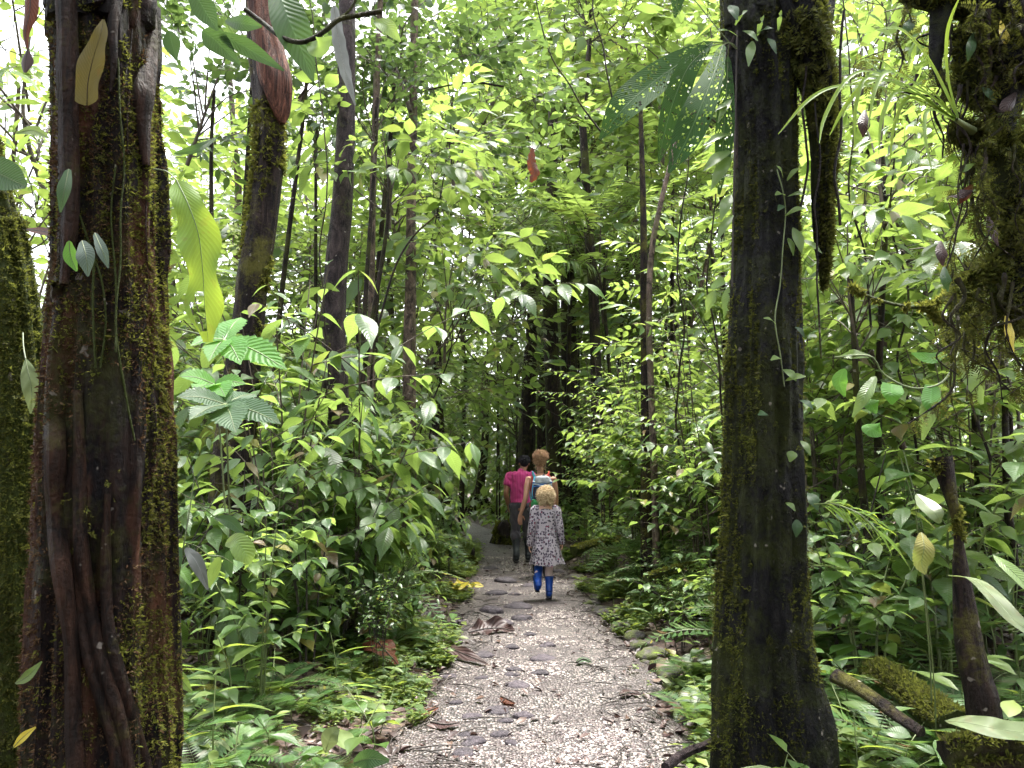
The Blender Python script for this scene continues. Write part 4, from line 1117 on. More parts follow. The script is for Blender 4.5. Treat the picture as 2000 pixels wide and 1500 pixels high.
# photo px, py, width px, words that single the stone out
STONES = [(905, 1478, 40, 'rounded blue grey stone at the near end of the path'), (925, 1456, 46, 'flat oval grey stone just beyond the nearest rounded stone'), (998, 1458, 26, 'small low stone level with the flat oval stone near the camera'),
          (978, 1438, 34, 'dark grey stone in the middle of the near gravel'), (907, 1437, 26, 'little brown grey stone at the left rim of the near gravel'), (922, 1404, 38, 'smooth grey stone left of a tight cluster of three stones'),
          (972, 1394, 46, 'widest grey stone of the tight near cluster'), (988, 1410, 30, 'small round stone in front of the tight near cluster'), (1022, 1404, 38, 'stone on the right of the tight near cluster'),
          (890, 1380, 22, 'small stone poking out at the left gravel edge'), (1010, 1348, 40, 'half buried brown stone above the tight cluster'), (1000, 1325, 30, 'dark stone below the row of stones mid path'),
          (878, 1325, 28, 'grey stone left of the path below the long purple leaf'), (1056, 1322, 34, 'dark pebble sized stone right of the path middle'), (1004, 1312, 30, 'purplish stone on the mid path row'),
          (940, 1330, 22, 'small pale stone half sunk near the long purple leaf'), (1060, 1292, 42, 'angular dark stone right of the long purple leaf'), (880, 1262, 44, 'large grey stone at the left edge beside the long purple leaf'),
          (945, 1285, 36, 'flat purple stone between the two big dead leaves'), (1000, 1270, 28, 'flat dull stone behind the long purple leaf'), (895, 1220, 26, 'grey stone at the left edge behind the curled leaf'), (960, 1200, 44, 'long stone behind the curled dead leaf'),
          (1010, 1192, 46, 'wet dark stone right of the long stone'), (1020, 1212, 40, 'lumpy grey stone just right of the curled dead leaf'), (985, 1222, 34, 'stone touching the curled dead leaf'), (1035, 1248, 26, 'small stone in front of the lumpy grey stone'),
          (988, 1138, 44, 'broad domed stone left of the child'), (970, 1163, 36, 'flat stone in front of the broad domed stone'), (1034, 1147, 26, 'small stone close to the lifted blue boot'), (1005, 1164, 24, 'little stone between the flat stone and the blue boots'),
          (958, 1112, 28, 'brownish stone at the left path edge near the grass tuft'), (1070, 1268, 30, 'sunken stone right of the mid path row'), (1090, 1120, 26, 'small stone at the feet of the curly haired walker')]
for i, (px, py, wpx, lab) in enumerate(STONES):
    p = ground(px, py); s = wpx * p[1] / FPX / 2 * 1.12
    o = obj('river_stone', STM[i % 6], None, (p[0], p[1] + s * .4, float(path_z(p[0], p[1])) - s * .03), RNG.uniform(-.7, .7) + (i % 2) * 3.14, (s, s * .95, s * RNG.uniform(.8, 1.3)))
    tag(o, lab, 'stone', 'grey stones set in the gravel path')
ES = [(1120, 1130, 36), (1138, 1150, 34), (1150, 1180, 40), (1175, 1195, 44), (1196, 1212, 38), (1212, 1232, 56), (1236, 1250, 52), (1252, 1268, 50), (1270, 1286, 62), (1288, 1306, 62), (1302, 1328, 60), (1318, 1350, 50), (1256, 1295, 40), (1115, 1110, 28), (1168, 1172, 34), (1340, 1375, 60), (1330, 1400, 44)]
for i, (px, py, wpx) in enumerate(ES):
    p = ground(px + 6, py); s = wpx * p[1] / FPX / 2 * 1.05
    o = obj('edging_stone', EDM[i % 5], None, (p[0], p[1], float(gz(p[0], p[1])) + s * .12), RNG.uniform(0, 6), s * RNG.uniform(.75, 1.25))
    AUTO.append((o, 'mossy rounded edging stone in the row right of the path', 'stone', px, py, p[1], -999))
# ------------------------------------------------------------------ single leaves, vines and deadwood close to the camera
M['fernleaf'] = leaf_mat('strap_fern_leaf', [(.10, .19, .02), (.12, .22, .025)], (.46, .56, .06), .5, .45, .6, spec=.3, blotch=.3, ribs=26)
M['fernold'] = leaf_mat('strap_fern_old', [(.06, .05, .012), (.075, .06, .015)], (.20, .16, .03), .2, .6, .5, spec=.15, ribs=24, blotch=.4)
M['bigdark'] = leaf_mat('big_dark_leaf', [(.022, .055, .022), (.028, .065, .024)], (.16, .28, .06), .36, .45, 1, spec=.3, ribs=16)
M['perf'] = leaf_mat('perforated_leaf', [(.018, .05, .014), (.024, .062, .016)], (.12, .24, .03), .15, .6, 1, spec=.08, ribs=40)
M['lobed'] = leaf_mat('lobed_leaf', [(.06, .17, .03), (.07, .19, .035)], (.34, .66, .08), .5, .5, 1, spec=.25, ribs=12)
M['pale'] = leaf_mat('pale_strap_leaf', [(.085, .115, .05), (.10, .13, .06)], (.32, .38, .12), .26, .5, 1, spec=.2, ribs=3, blotch=.2)
M['climber'] = leaf_mat('climber_grey_leaf', [(.05, .07, .055), (.06, .085, .07)], (.14, .22, .10), .2, .5, .6, spec=.3)
M['dry'] = leaf_mat('dry_grey_leaf', [(.085, .09, .085), (.11, .115, .11)], (.16, .18, .14), .2, .5, .8, ribs=2)
M['deadred'] = leaf_mat('dead_red_leaf', [(.06, .018, .010), (.085, .028, .014)], (.35, .09, .03), .3, .5, .8, spec=.25, ribs=14)
M['deadpurple'] = leaf_mat('dead_purple_leaf', [(.028, .014, .014), (.045, .025, .024)], (.12, .05, .04), .12, .45, 1, spec=.3, ribs=12)
M['yellow'] = leaf_mat('yellow_leaf', [(.42, .34, .03), (.50, .40, .04)], (.7, .6, .05), .3, .45, .6, blotch=.3)

def leaf_thing(name, label, pts, widths, mat, cat='leaf', d=None, stalk=None, stalkr=.0022, stalkmat='greenstem', group=None, root=False, **kw):
    """one large leaf from photo pixels (px, py, distance) and widths in pixels"""
    P = np.array([at(*(p if len(p) > 2 else (*p, d))) for p in pts])
    W = np.array([w * (p[2] if len(p) > 2 else d) / FPX / 2 for w, p in zip(widths, pts)])
    b = P[0].copy(); t = thing(name, label, cat, b, 0, group)
    if root:
        q = P[0]; f_ = np.array([q[0] + .05, q[1] + .12, float(gz(q[0], q[1]))]); d0 = norm(P[0] - P[1]) * .05
        S = catmull(np.array([f_, (f_ * .6 + q * .4) + [.03, .02, 0], q * .9 + f_ * .1 + [0.01, .03, .02], q]) - b, 20); rs = Geo(); tube(rs, S, np.linspace(.004, .0015, 20), 5)
        obj('stem', rs.mesh('stem', M['greenstem']), t)
    g = ribbon(P - b, W, **kw)
    obj('blade', g.mesh('blade', M[mat]), t)
    rib = Geo(); C = catmull(np.hstack([P - b, W[:, None]]), 30)
    tube(rib, C[:, :3], np.linspace(stalkr * .7, stalkr * .2, 30), 5)
    if stalk is not None:
        S = catmull(np.array([at(*q) - b for q in stalk]), 16); tube(rib, S, stalkr, 5)
    obj('midrib', rib.mesh('midrib', M[stalkmat]), t)
    return t

leaf_thing('strap_fern_leaf', 'wavy yellow green strap fern leaf hanging right of the wide mossy trunk', [(345, 352, 2.05), (368, 400, 2.03), (388, 460, 2.02), (396, 530, 2.02), (400, 600, 2.02), (407, 668, 2.03)], [20, 66, 72, 64, 62, 22], 'fernleaf',
           stalk=[(300, 330, 2.1), (325, 335, 2.07), (345, 352, 2.05)], wave=.5, wn=2.6, face=(.2, -1, .15), n=50,
           notch=lambda u, v: (u > .68) & (u < .92) & (v > .56) & (v < .80 + .2 * (u - .68)))
leaf_thing('strap_fern_leaf', 'old brownish yellow strap leaf pressed against the wide mossy trunk', [(170, 206, 1.93), (172, 160, 1.93), (183, 110, 1.93), (196, 70, 1.93), (202, 38, 1.94)], [42, 54, 50, 36, 4], 'fernold', wave=.35, wn=2, face=(0, -1, .2), stalkmat='root')
for k, (pts, wd, lab) in enumerate([
    ([(1392, 82, 3.0), (1330, 122, 2.95), (1270, 165, 2.9), (1215, 215, 2.85), (1172, 272, 2.85)], [14, 54, 70, 62, 6], 'large perforated leaf reaching furthest out from the right trunk'),
    ([(1385, 90, 3.0), (1345, 130, 2.92), (1318, 190, 2.9), (1300, 250, 2.9), (1286, 316, 2.9)], [14, 46, 60, 50, 6], 'large perforated leaf hanging down the middle of its cluster'),
    ([(1412, 88, 2.98), (1392, 150, 2.85), (1366, 215, 2.8), (1338, 280, 2.8), (1306, 338, 2.8)], [14, 46, 66, 58, 6], 'perforated leaf hanging closest to the right trunk, partly behind its neighbour'),
    ([(1422, 110, 3.05), (1418, 190, 3.0), (1412, 280, 3.0), (1404, 380, 3.0)], [10, 34, 40, 6], 'narrow perforated leaf flat along the edge of the right trunk'),
    ([(1332, -30, 3.0), (1324, -5, 3.0), (1318, 35, 3.0)], [20, 30, 4], 'tip of a perforated leaf poking in at the top edge')]):
    leaf_thing('perforated_leaf', lab, pts, wd, 'perf', holes=.6 if k < 4 else .3, n=64, across=15, fold=.22, face=[(-.3, -1, -.1), (.7, -1, .2), (-.5, -1, -.25), (.2, -1, 0), (0, -1, 0)][k], seed=k, stalk=[(1440, 95, 3.05), (1425, 84, 3.02), pts[0]], group='perforated leaves beside the right trunk')

# lobed leaf
def lobed(label, cx, cy, d, lobes, mat, stalk):
    b = at(cx, cy, d); t = thing('lobed_leaf', label, 'leaf', b)
    g = Geo(); st = Geo()
    for (x, y, dd, w) in lobes:
        e = at(x, y, dd) - b; m_ = e * .5 + [0, 0, .012]
        g.join(ribbon([[0, 0, 0], m_, e], [w * .5 * d / FPX / 2, w * d / FPX / 2, .002], 7, 24, (0, -1, .8), fold=.12, tooth=.10, wave=.06))
        tube(st, catmull(np.array([[0, 0, .001], m_ + [0, 0, .001], e]), 8), np.linspace(.003, .001, 8), 4)
    obj('blade', g.mesh('blade', M[mat]), t)
    tube(st, catmull(np.array([[0, 0, 0], *[at(*q) - b for q in stalk]]), 16), .0035, 5)
    obj('stalk', st.mesh('stalk', M['greenstem']), t)
lobed('bright green lobed leaf just under the wavy strap fern', 438, 664, 2.5, [(372, 676, 2.35, 40), (408, 706, 2.25, 50), (470, 712, 2.25, 60), (560, 722, 2.3, 66), (470, 620, 2.7, 56), (420, 640, 2.65, 40)], 'lobed', [(400, 655, 2.6), (340, 640, 2.7)])
lobed('shiny lobed leaf spread low beside the leaning trunk', 440, 790, 3.0, [(345, 775, 2.85, 60), (370, 820, 2.7, 60), (460, 845, 2.65, 70), (548, 828, 2.75, 60), (500, 770, 3.2, 60), (420, 750, 3.25, 50)], 'bigdark', [(445, 900, 3.0), (450, 1050, 3.1)])
lobed('lobed leaf above the shiny low lobed leaf', 420, 752, 3.2, [(350, 735, 3.1, 50), (380, 765, 3.0, 50), (440, 775, 3.0, 50), (480, 750, 3.2, 40)], 'lobed', [(430, 850, 3.2), (440, 1000, 3.2)])

# arched twig with dark hanging leaves across the top left
def arched_twig():
    b = at(478, 18, 2.5); t = thing('vine_branch', 'arched bare vine with big dark leaves across the top left', 'vine', b)
    P = catmull(np.array([at(*q) - b for q in [(478, 18, 2.5), (510, 42, 2.5), (550, 72, 2.45), (592, 82, 2.4), (632, 62, 2.4), (662, 38, 2.4), (700, 30, 2.4), (745, 22, 2.4)]]), 40)
    g = Geo(); tube(g, P, .0085, 7); 
    tube(g, catmull(np.array([at(*q) - b for q in [(660, 40, 2.4), (690, 10, 2.4), (705, -40, 2.4)]]), 12), .005, 6)
    obj('stem', g.mesh('stem', M['bark_dark']), t)
    for pts, wd, m in [([(372, -30, 2.3), (400, 20, 2.3), (425, 60, 2.3)], [20, 46, 4], 'bigdark'), ([(440, 40, 2.4), (475, 46, 2.35), (512, 52, 2.35)], [8, 34, 4], 'bigdark'),
                       ([(540, -30, 2.5), (565, 40, 2.45), (590, 100, 2.45), (612, 160, 2.45)], [40, 76, 56, 4], 'bigdark'), ([(430, 66, 2.4), (480, 92, 2.4), (555, 138, 2.4)], [12, 36, 4], 'bigdark'),
                       ([(600, 86, 2.4), (622, 92, 2.35), (648, 72, 2.35)], [8, 40, 4], 'mid'), ([(730, 40, 2.4), (756, 52, 2.35), (782, 82, 2.35)], [8, 32, 4], 'broadlit'),
                       ([(395, 60, 2.4), (420, 78, 2.4), (470, 128, 2.4)], [14, 50, 4], 'bigdark'), ([(330, 60, 2.3), (336, 85, 2.3), (345, 118, 2.3)], [10, 34, 4], 'bigdark'), ([(340, 300, 2.3), (385, 290, 2.3), (425, 268, 2.35)], [6, 16, 3], 'bigdark')]:
        Q = np.array([at(*q) - b for q in pts]); W = np.array(wd) * 2.4 / FPX / 2
        obj('leaf', ribbon(Q, W, 7, 20, (.2, -1, -.25), fold=.15).mesh('leaf', M[m]), t)
arched_twig()
leaf_thing('dry_leaf', 'long dry grey strap leaf hanging in front of the slim grey trunk', [(652, 10, 5.0), (660, 70, 5.0), (672, 130, 5.0), (694, 206, 5.0)], [16, 26, 24, 3], 'dry', wave=.2, stalkmat='twig', curl=.3)
leaf_thing('dead_leaf', 'curled red brown dead leaf hanging in mid air above the path', [(1040, 288, 6.0), (1038, 315, 6.0), (1044, 335, 6.0), (1036, 356, 6.0)], [8, 18, 20, 6], 'deadred', curl=.8, wave=.4, stalkmat='twigdark', stalk=[(1040, 288, 6.0), (1046, 200, 6.1), (1060, 90, 6.2)], stalkr=.002)
leaf_thing('dead_leaf', 'hanging red dead leaf in the top left corner', [(60, -30, 2.0), (58, 20, 2.0), (50, 60, 2.0), (52, 95, 2.0)], [26, 30, 16, 4], 'deadred', curl=.5, stalkmat='twigdark')
leaf_thing('dead_leaf', 'small dark dead leaf dangling below the red one in the top left corner', [(54, 95, 2.0), (50, 118, 2.0), (48, 142, 2.0)], [4, 26, 6], 'deadpurple', curl=.6, stalkmat='twigdark')
leaf_thing('dead_leaf', 'reddish dead leaf stuck beside the grey leaves of the wide trunk', [(52, 448, 2.2), (85, 452, 2.15), (118, 462, 2.1)], [6, 18, 6], 'deadred', stalkmat='twigdark')
leaf_thing('broad_leaf', 'pale ribbed leaf hanging between the two left trunks', [(50, 700, 2.3), (56, 730, 2.28), (62, 765, 2.27), (60, 808, 2.27)], [4, 30, 32, 3], 'pale', stalk=[(45, 650, 2.4), (46, 675, 2.35), (50, 700, 2.3)], stalkr=.002)
for pts, wd, m, lab in [([(160, 470, 1.9), (168, 500, 1.88), (172, 540, 1.88)], [10, 38, 4], 'climber', 'grey ivy leaf lowest on the wide trunk vine'), ([(185, 455, 1.9), (200, 490, 1.88), (212, 524, 1.88)], [8, 22, 3], 'climber', 'narrow grey leaf on the wide trunk vine'),
                        ([(134, 330, 1.95), (126, 370, 1.93), (118, 415, 1.93)], [12, 30, 4], 'bigdark', 'dark leaf high on the edge of the wide trunk'), ([(135, 470, 1.95), (138, 500, 1.95), (150, 530, 1.95)], [8, 28, 4], 'lobed', 'small green leaf beside the grey ivy leaf'),
                        ([(-20, 330, 1.7), (20, 350, 1.7), (52, 365, 1.7)], [70, 64, 10], 'bigdark', 'large dark leaf cut by the left edge of the picture'), ([(30, 260, 2.4), (65, 255, 2.4), (96, 270, 2.4)], [6, 22, 3], 'broadlit', 'small bright leaf left of the wide trunk'),
                        ([(30, 1335, 2.0), (55, 1320, 1.98), (82, 1292, 1.98)], [4, 20, 3], 'broadlit', 'yellow green leaf low between the left trunks'), ([(26, 1460, 2.0), (45, 1440, 2.0), (70, 1420, 2.0)], [4, 16, 3], 'yellow', 'yellow leaf at the foot of the left trunks')]:
    leaf_thing('climber_leaf', lab, pts, wd, m, stalkr=.0018, fold=.14, n=20)
# pale straps and vine with heart leaves at the lower right
leaf_thing('strap_leaf', 'long pale twisted strap leaf reaching in from the lower right edge', [(1852, 1124, 2.3), (1900, 1132, 2.2), (1940, 1165, 2.1), (1985, 1215, 2.0), (2050, 1260, 1.95)], [6, 34, 36, 44, 44], 'pale', face=(.1, -.6, 1), wave=.25, wn=1.5)
leaf_thing('strap_leaf', 'broad pale leaf lying over the log at the lower right edge', [(1846, 1408, 2.5), (1890, 1412, 2.45), (1950, 1424, 2.4), (2040, 1436, 2.4)], [6, 40, 46, 46], 'pale', face=(0, -.7, 1), wave=.2, wn=2)
leaf_thing('strap_leaf', 'green strap leaf above the pale twisted one', [(1940, 1084, 2.5), (1970, 1110, 2.45), (2030, 1165, 2.4)], [4, 36, 50], 'broadlit', face=(0, -.5, 1))
leaf_thing('broad_leaf', 'drooping toothed grey green leaf right of the mossy trunk', [(1800, 1040, 3.0), (1805, 1068, 2.95), (1800, 1100, 2.95), (1808, 1122, 2.95)], [8, 38, 34, 3], 'broad', tooth=.08, root=True)
leaf_thing('broad_leaf', 'dull ribbed leaf pointing down at the centre of the right thicket', [(1790, 965, 3.1), (1808, 985, 3.05), (1828, 1005, 3.0), (1836, 1022, 3.0)], [8, 36, 34, 4], 'grey', root=True)
def heart_vine():
    b = at(1900, 700, 2.8); t = thing('heart_leaf_vine', 'looping vine with heart shaped green leaves right of the mossy trunk', 'vine', b)
    g = Geo(); P = catmull(np.array([at(*q) - b for q in [(1630, 698, 2.9), (1700, 696, 2.8), (1725, 730, 2.8), (1780, 758, 2.75), (1835, 750, 2.75), (1862, 715, 2.8), (1875, 680, 2.9), (1905, 600, 3.0)]]), 40)
    tube(g, P, .004, 6); obj('stem', g.mesh('stem', M['greenstem']), t)
    for pts, wd, m in [([(1742, 750, 2.75), (1742, 768, 2.7), (1742, 790, 2.7)], [34, 40, 4], 'lobed'), ([(1830, 752, 2.75), (1815, 800, 2.7), (1802, 860, 2.7)], [14, 34, 4], 'broadlit'), ([(1820, 752, 2.75), (1818, 785, 2.7), (1822, 808, 2.7)], [24, 34, 4], 'lobed'),
                       ([(1880, 705, 2.8), (1900, 740, 2.75), (1918, 790, 2.75)], [12, 40, 6], 'broadlit'), ([(1690, 780, 2.8), (1700, 788, 2.75), (1712, 808, 2.75)], [14, 34, 4], 'lobed'), ([(1688, 830, 2.8), (1705, 838, 2.75), (1722, 850, 2.75)], [10, 40, 8], 'lobed'),
                       ([(1710, 735, 2.8), (1690, 770, 2.75), (1665, 815, 2.75)], [10, 26, 4], 'broadlit'), ([(1640, 696, 2.9), (1665, 692, 2.85), (1702, 696, 2.85)], [6, 24, 4], 'broadlit'), ([(1650, 720, 2.8), (1640, 745, 2.8), (1650, 775, 2.8)], [10, 30, 4], 'lobed'),
                       ([(1862, 712, 2.8), (1890, 708, 2.75), (1935, 722, 2.75)], [6, 22, 4], 'broadlit'), ([(1850, 690, 2.8), (1815, 700, 2.75), (1780, 690, 2.75)], [6, 28, 4], 'lobed')]:
        Q = np.array([at(*q) - b for q in pts]); W = np.array(wd) * 2.75 / FPX / 2
        obj('leaf', ribbon(Q, W, 7, 18, (-.2, -1, .5), fold=.12).mesh('leaf', M[m]), t)
heart_vine()
def bamboo_spray():
    b = at(1590, 985, 2.9); t = thing('bamboo_sprig', 'bright yellow green bamboo like sprig beside the mossy trunk', 'plant', b)
    g = Geo(); P = catmull(np.array([at(*q) - b for q in [(1590, 985, 2.95), (1630, 985, 2.8), (1680, 1005, 2.7), (1715, 1040, 2.65)]]), 16); tube(g, P, .0025, 5); obj('stem', g.mesh('stem', M['greenstem']), t)
    f = Geo(); rng = np.random.default_rng(2)
    for q in range(13):
        p = P[2 + q]
        for sd in (-1, 1):
            d = np.array([.6, -.3 * sd, -.55 * (sd > 0) + .1]) + rng.normal(0, .15, 3)
            f.scatter(LT['blade'], frames(d[None], np.array([[0, -.5, 1.]]), np.array([rng.uniform(.10, .17)])), p[None])
    obj('foliage', f.mesh('foliage', M['fernleaf']), t)
bamboo_spray()

# climbing leaves on the right trunk
def climber():
    b = at(1545, 700, 2.95); t = thing('climbing_vine', 'thin climber with small leaves running up the front of the right trunk', 'vine', b)
    pts = [(1530, 760), (1520, 690), (1512, 620), (1525, 560), (1528, 480), (1532, 420), (1530, 370), (1516, 335)]
    P = catmull(np.array([along(VR, *q) + [0, -.012, 0] for q in pts]) - b, 40)
    g = Geo(); tube(g, P, .003, 5); obj('stem', g.mesh('stem', M['greenstem']), t)
    for x, y, dx, dy, w in [(1530, 350, -18, -22, 12), (1532, 360, 20, -22, 12), (1530, 385, -26, 6, 14), (1534, 390, 34, 4, 16), (1530, 425, 36, -10, 18), (1528, 410, -20, 16, 12), (1535, 470, 6, 40, 10), (1545, 445, 12, 60, 20), (1560, 470, 36, 36, 14),
                            (1510, 640, -30, -8, 10), (1520, 705, -26, 6, 12), (1530, 745, 34, -6, 16), (1525, 720, 20, 26, 16), (1500, 810, -26, 2, 14), (1545, 880, -10, 22, 16), (1560, 860, 14, 30, 12), (1555, 1010, -6, 34, 16), (1590, 960, 14, 34, 20),
                            (1570, 1075, 22, 22, 16), (1530, 980, 14, 16, 10), (1560, 780, 20, 20, 12), (1550, 640, 14, 24, 10)]:
        p = along(VR, x, y) + [0, -.02, 0]
        e = p + np.array([dx, -abs(dx) * .4 - 6, -dy]) * (2.95 / FPX)
        m_ = (p + e) / 2 + [0, -.008, .006]
        obj('leaf', ribbon(np.array([p, m_, e]) - b, np.array([4, w, 2]) * 2.95 / FPX / 2 * 1.3, 5, 12, (0, -.7, .7), fold=.15).mesh('leaf', M['broadlit' if (x + y) % 3 else 'bigdark']), t)
climber()
def edge_leaves():
    b = at(1435, 260, 3.0); t = thing('climbing_vine', 'row of drooping leaves down the left edge of the right trunk', 'vine', b)
    g = Geo(); P = catmull(np.array([at(1440, 60, 3.05), at(1436, 250, 3.05), at(1432, 420, 3.05), at(1430, 560, 3.05)]) - b, 20); tube(g, P, .004, 5); obj('stem', g.mesh('stem', M['twigdark']), t)
    for x, y, ex, ey, w in [(1430, 262, 1378, 282, 18), (1432, 292, 1374, 334, 26), (1432, 300, 1388, 372, 26), (1428, 380, 1408, 430, 24), (1436, 50, 1460, 20, 16), (1450, 60, 1480, 80, 14), (1475, 70, 1510, 55, 14), (1480, 70, 1492, 30, 12), (1520, 60, 1526, 20, 10), (1440, 70, 1400, 60, 10), (1432, 420, 1400, 470, 18),
                            (1425, 10, 1440, 40, 22), (1430, 210, 1398, 215, 12), (1430, 190, 1402, 240, 16), (1470, 80, 1462, 130, 20), (1500, 75, 1516, 105, 14)]:
        Q = np.array([at(x, y, 3.02), at((x + ex) / 2, (y + ey) / 2 - 6, 2.94), at(ex, ey, 2.92)]) - b
        obj('leaf', ribbon(Q, np.array([4, w, 2]) * 3 / FPX / 2, 5, 14, (-.2, -1, .5), fold=.16).mesh('leaf', M['bigdark' if (x + y) % 2 else 'mid']), t)
edge_leaves()

# hanging mossy tangle in the top right corner
def moss_tangle():
    rng = np.random.default_rng(17)
    D = 2.1
    b = at(1960, 300, D); t = thing('mossy_branch', 'dark tangle of mossy hanging branches and roots in the top right corner', 'branch', b)
    A = lambda *q: at(*q) - b
    def limb(pts, r, name='limb', seed=0, moss=300, thr=-.1):
        c = np.array([[*A(*p), r_] for p, r_ in zip(pts, r)])
        g, V, Nn = make_trunk(c, 14, 60, .3, 2, .16, seed)
        o = obj(name, g.mesh(name, M['bark_right']), t)
        if moss:
            a = moss_on(V, Nn, moss, rng, (.012, .034), thr, 5, seed, 1.0); a.join(moss_on(V, Nn, moss // 4, rng, (.02, .06), thr, 5, seed + 1, 1.6, templ=SPRIG))
            obj('moss', a.mesh('moss', M['mossdark']), o)
    limb([(2010, -60, D), (1985, 60, D), (1962, 160, D), (1955, 260, D), (1972, 360, D), (1985, 450, D), (1975, 560, D), (1990, 650, D)], [.06, .05, .055, .036, .06, .04, .045, .02], seed=1, moss=1100)
    limb([(2030, -20, D), (1940, 10, D), (1860, 0, D), (1790, -10, D), (1740, -40, D)], [.05, .05, .04, .03, .03], seed=2, moss=500)
    limb([(2020, 300, D), (1950, 285, D), (1900, 268, D), (1858, 250, D)], [.035, .035, .028, .012], seed=3, moss=900, thr=-.6)
    limb([(2020, 540, D), (1960, 520, D), (1900, 545, D), (1868, 600, D)], [.03, .03, .018, .006], seed=4, moss=700, thr=-.5)
    limb([(1990, 90, D), (1930, 130, D), (1880, 150, D), (1850, 190, D)], [.035, .03, .02, .006], seed=5, moss=150)
    limb([(2040, 120, D - .05), (1975, 110, D - .05), (1930, 60, D), (1900, -40, D)], [.06, .05, .04, .03], seed=7, moss=500)
    limb([(1840, -40, D), (1836, 40, D), (1828, 110, D), (1834, 170, D)], [.03, .026, .016, .004], seed=8, moss=200)
    limb([(1900, 60, D), (1896, 150, D), (1905, 210, D)], [.05, .04, .01], seed=9, moss=300)
    for k in range(84):
        x = rng.uniform(1760, 2000) if k < 40 else rng.uniform(1830, 2000); y0 = rng.choice([0, 20, 150, 290, 300, 540, 560]) + rng.uniform(-20, 20)
        if y0 > 250: x = rng.uniform(1860, 2000)
        L = rng.uniform(60, 230) * (1.2 if x > 1830 else .8); dd = D + rng.uniform(-.12, .12)
        pts = [(x + rng.normal(0, 9) * q, y0 + L * q / 4, dd) for q in range(5)]
        P = catmull(np.array([A(*p) for p in pts]), 22); r0 = rng.uniform(.0022, .0075)
        g = Geo(); tube(g, P + .006 * np.stack([vnoise(P[:, 2] * 14, k, 0, 1), vnoise(P[:, 2] * 14, k, 5, 2), 0 * P[:, 2]], -1), np.linspace(r0, r0 * .3, 22) * (1 + .4 * vnoise(np.arange(22) * .9, k, 0, 3)), 5)
        o = obj('hanging_root', g.mesh('hanging_root', M['bark_dark']), t)
        if k % 2 == 0:
            a = Geo(); n = 40
            p = P[rng.integers(0, 22, n)]; d = rng.normal(0, .6, (n, 3)); d[:, 2] -= .8
            a.scatter(SPRIG[k % 4], frames(d, rng.normal(0, 1, (n, 3)), rng.uniform(.018, .05, n)), p)
            obj('moss', a.mesh('moss', M['mossdark']), o)
    for x, y, ex, ey, w, m in [(1905, 60, 1890, 120, 20, 'bigdark'), (1955, 40, 1972, 100, 22, 'yellow'), (1850, 385, 1900, 372, 22, 'deadpurple'), (1838, 470, 1842, 520, 26, 'deadpurple'), (1900, 360, 1870, 400, 20, 'deadred'), (1690, 215, 1686, 268, 26, 'deadpurple'),
                               (1920, 160, 1945, 200, 24, 'bigdark'), (1845, 520, 1852, 570, 24, 'bigdark'), (1862, 340, 1905, 318, 14, 'broadlit'), (1790, 30, 1760, 70, 20, 'bigdark'), (1985, 180, 1950, 230, 26, 'deadpurple'), (1930, 420, 1950, 480, 24, 'deadpurple'), (1965, 610, 1980, 690, 20, 'yellow')]:
        Q = np.array([A(x, y, D - .05), A((x + ex) / 2, (y + ey) / 2, D - .09), A(ex, ey, D - .08)])
        obj('leaf', ribbon(Q, np.array([5, w, 3]) * D / FPX / 2, 5, 14, (.1, -1, .3), fold=.2, curl=.3).mesh('leaf', M[m]), t)
moss_tangle()
def strap_epiphyte():
    b = at(1875, 240, 2.0); t = thing('strap_epiphyte', 'epiphyte with thin grass like leaves arching left from the mossy tangle', 'plant', b)
    f = Geo()
    for k, (pts, w) in enumerate([([(1875, 240), (1820, 190), (1740, 160), (1690, 165), (1650, 210), (1620, 265)], 9), ([(1875, 238), (1800, 200), (1720, 172), (1640, 168), (1580, 195), (1520, 262)], 8), ([(1870, 235), (1800, 175), (1740, 140), (1710, 170), (1695, 250)], 9),
                                  ([(1870, 240), (1810, 200), (1770, 195), (1745, 250), (1738, 320)], 7), ([(1872, 236), (1830, 150), (1800, 100), (1760, 60), (1718, 55)], 14), ([(1872, 240), (1815, 215), (1805, 260), (1822, 345)], 8), ([(1870, 236), (1820, 180), (1760, 150), (1720, 120), (1680, 118)], 7),
                                  ([(1870, 240), (1790, 185), (1700, 150), (1672, 200), (1668, 290)], 8), ([(1868, 238), (1790, 180), (1700, 140), (1650, 160), (1610, 230), (1600, 280)], 7), ([(1872, 236), (1850, 150), (1850, 60), (1880, -20)], 8), ([(1868, 236), (1800, 190), (1750, 180), (1722, 230), (1716, 300)], 8)]):
        P = np.array([at(x, y, 2.0 - .10 * q / len(pts) * (1 + k % 3) * .6) for q, (x, y) in enumerate(pts)]) - b
        W = np.full(len(P), w * 2 / FPX / 2); W[-1] = .001; W[0] *= .8
        f.join(ribbon(P, W, 3, 26, (.2, -1, .6), fold=.4))
    obj('foliage', f.mesh('foliage', M['fernleaf']), t)
    g = Geo(); tube(g, catmull(np.array([at(1900, 255, 2.05), at(1885, 245, 2.0), at(1868, 234, 1.98)]) - b, 8), np.linspace(.012, .006, 8), 7); obj('stem', g.mesh('stem', M['greenstem']), t)
strap_epiphyte()
def mossy_twig(label, pts, r, d, seed):
    b = at(*pts[0], d); t = thing('mossy_branch', label, 'branch', b)
    c = np.array([[*(at(x, y, d) - b), rr] for (x, y), rr in zip(pts, r)])
    g, V, Nn = make_trunk(c, 10, 60, .25, 2, .1, seed); obj('limb', g.mesh('limb', M['bark_moss']), t)
    a = moss_on(V, Nn, 900, np.random.default_rng(seed), (.01, .03), -.6, 5, seed, .9); obj('moss', a.mesh('moss', M['moss']), t)
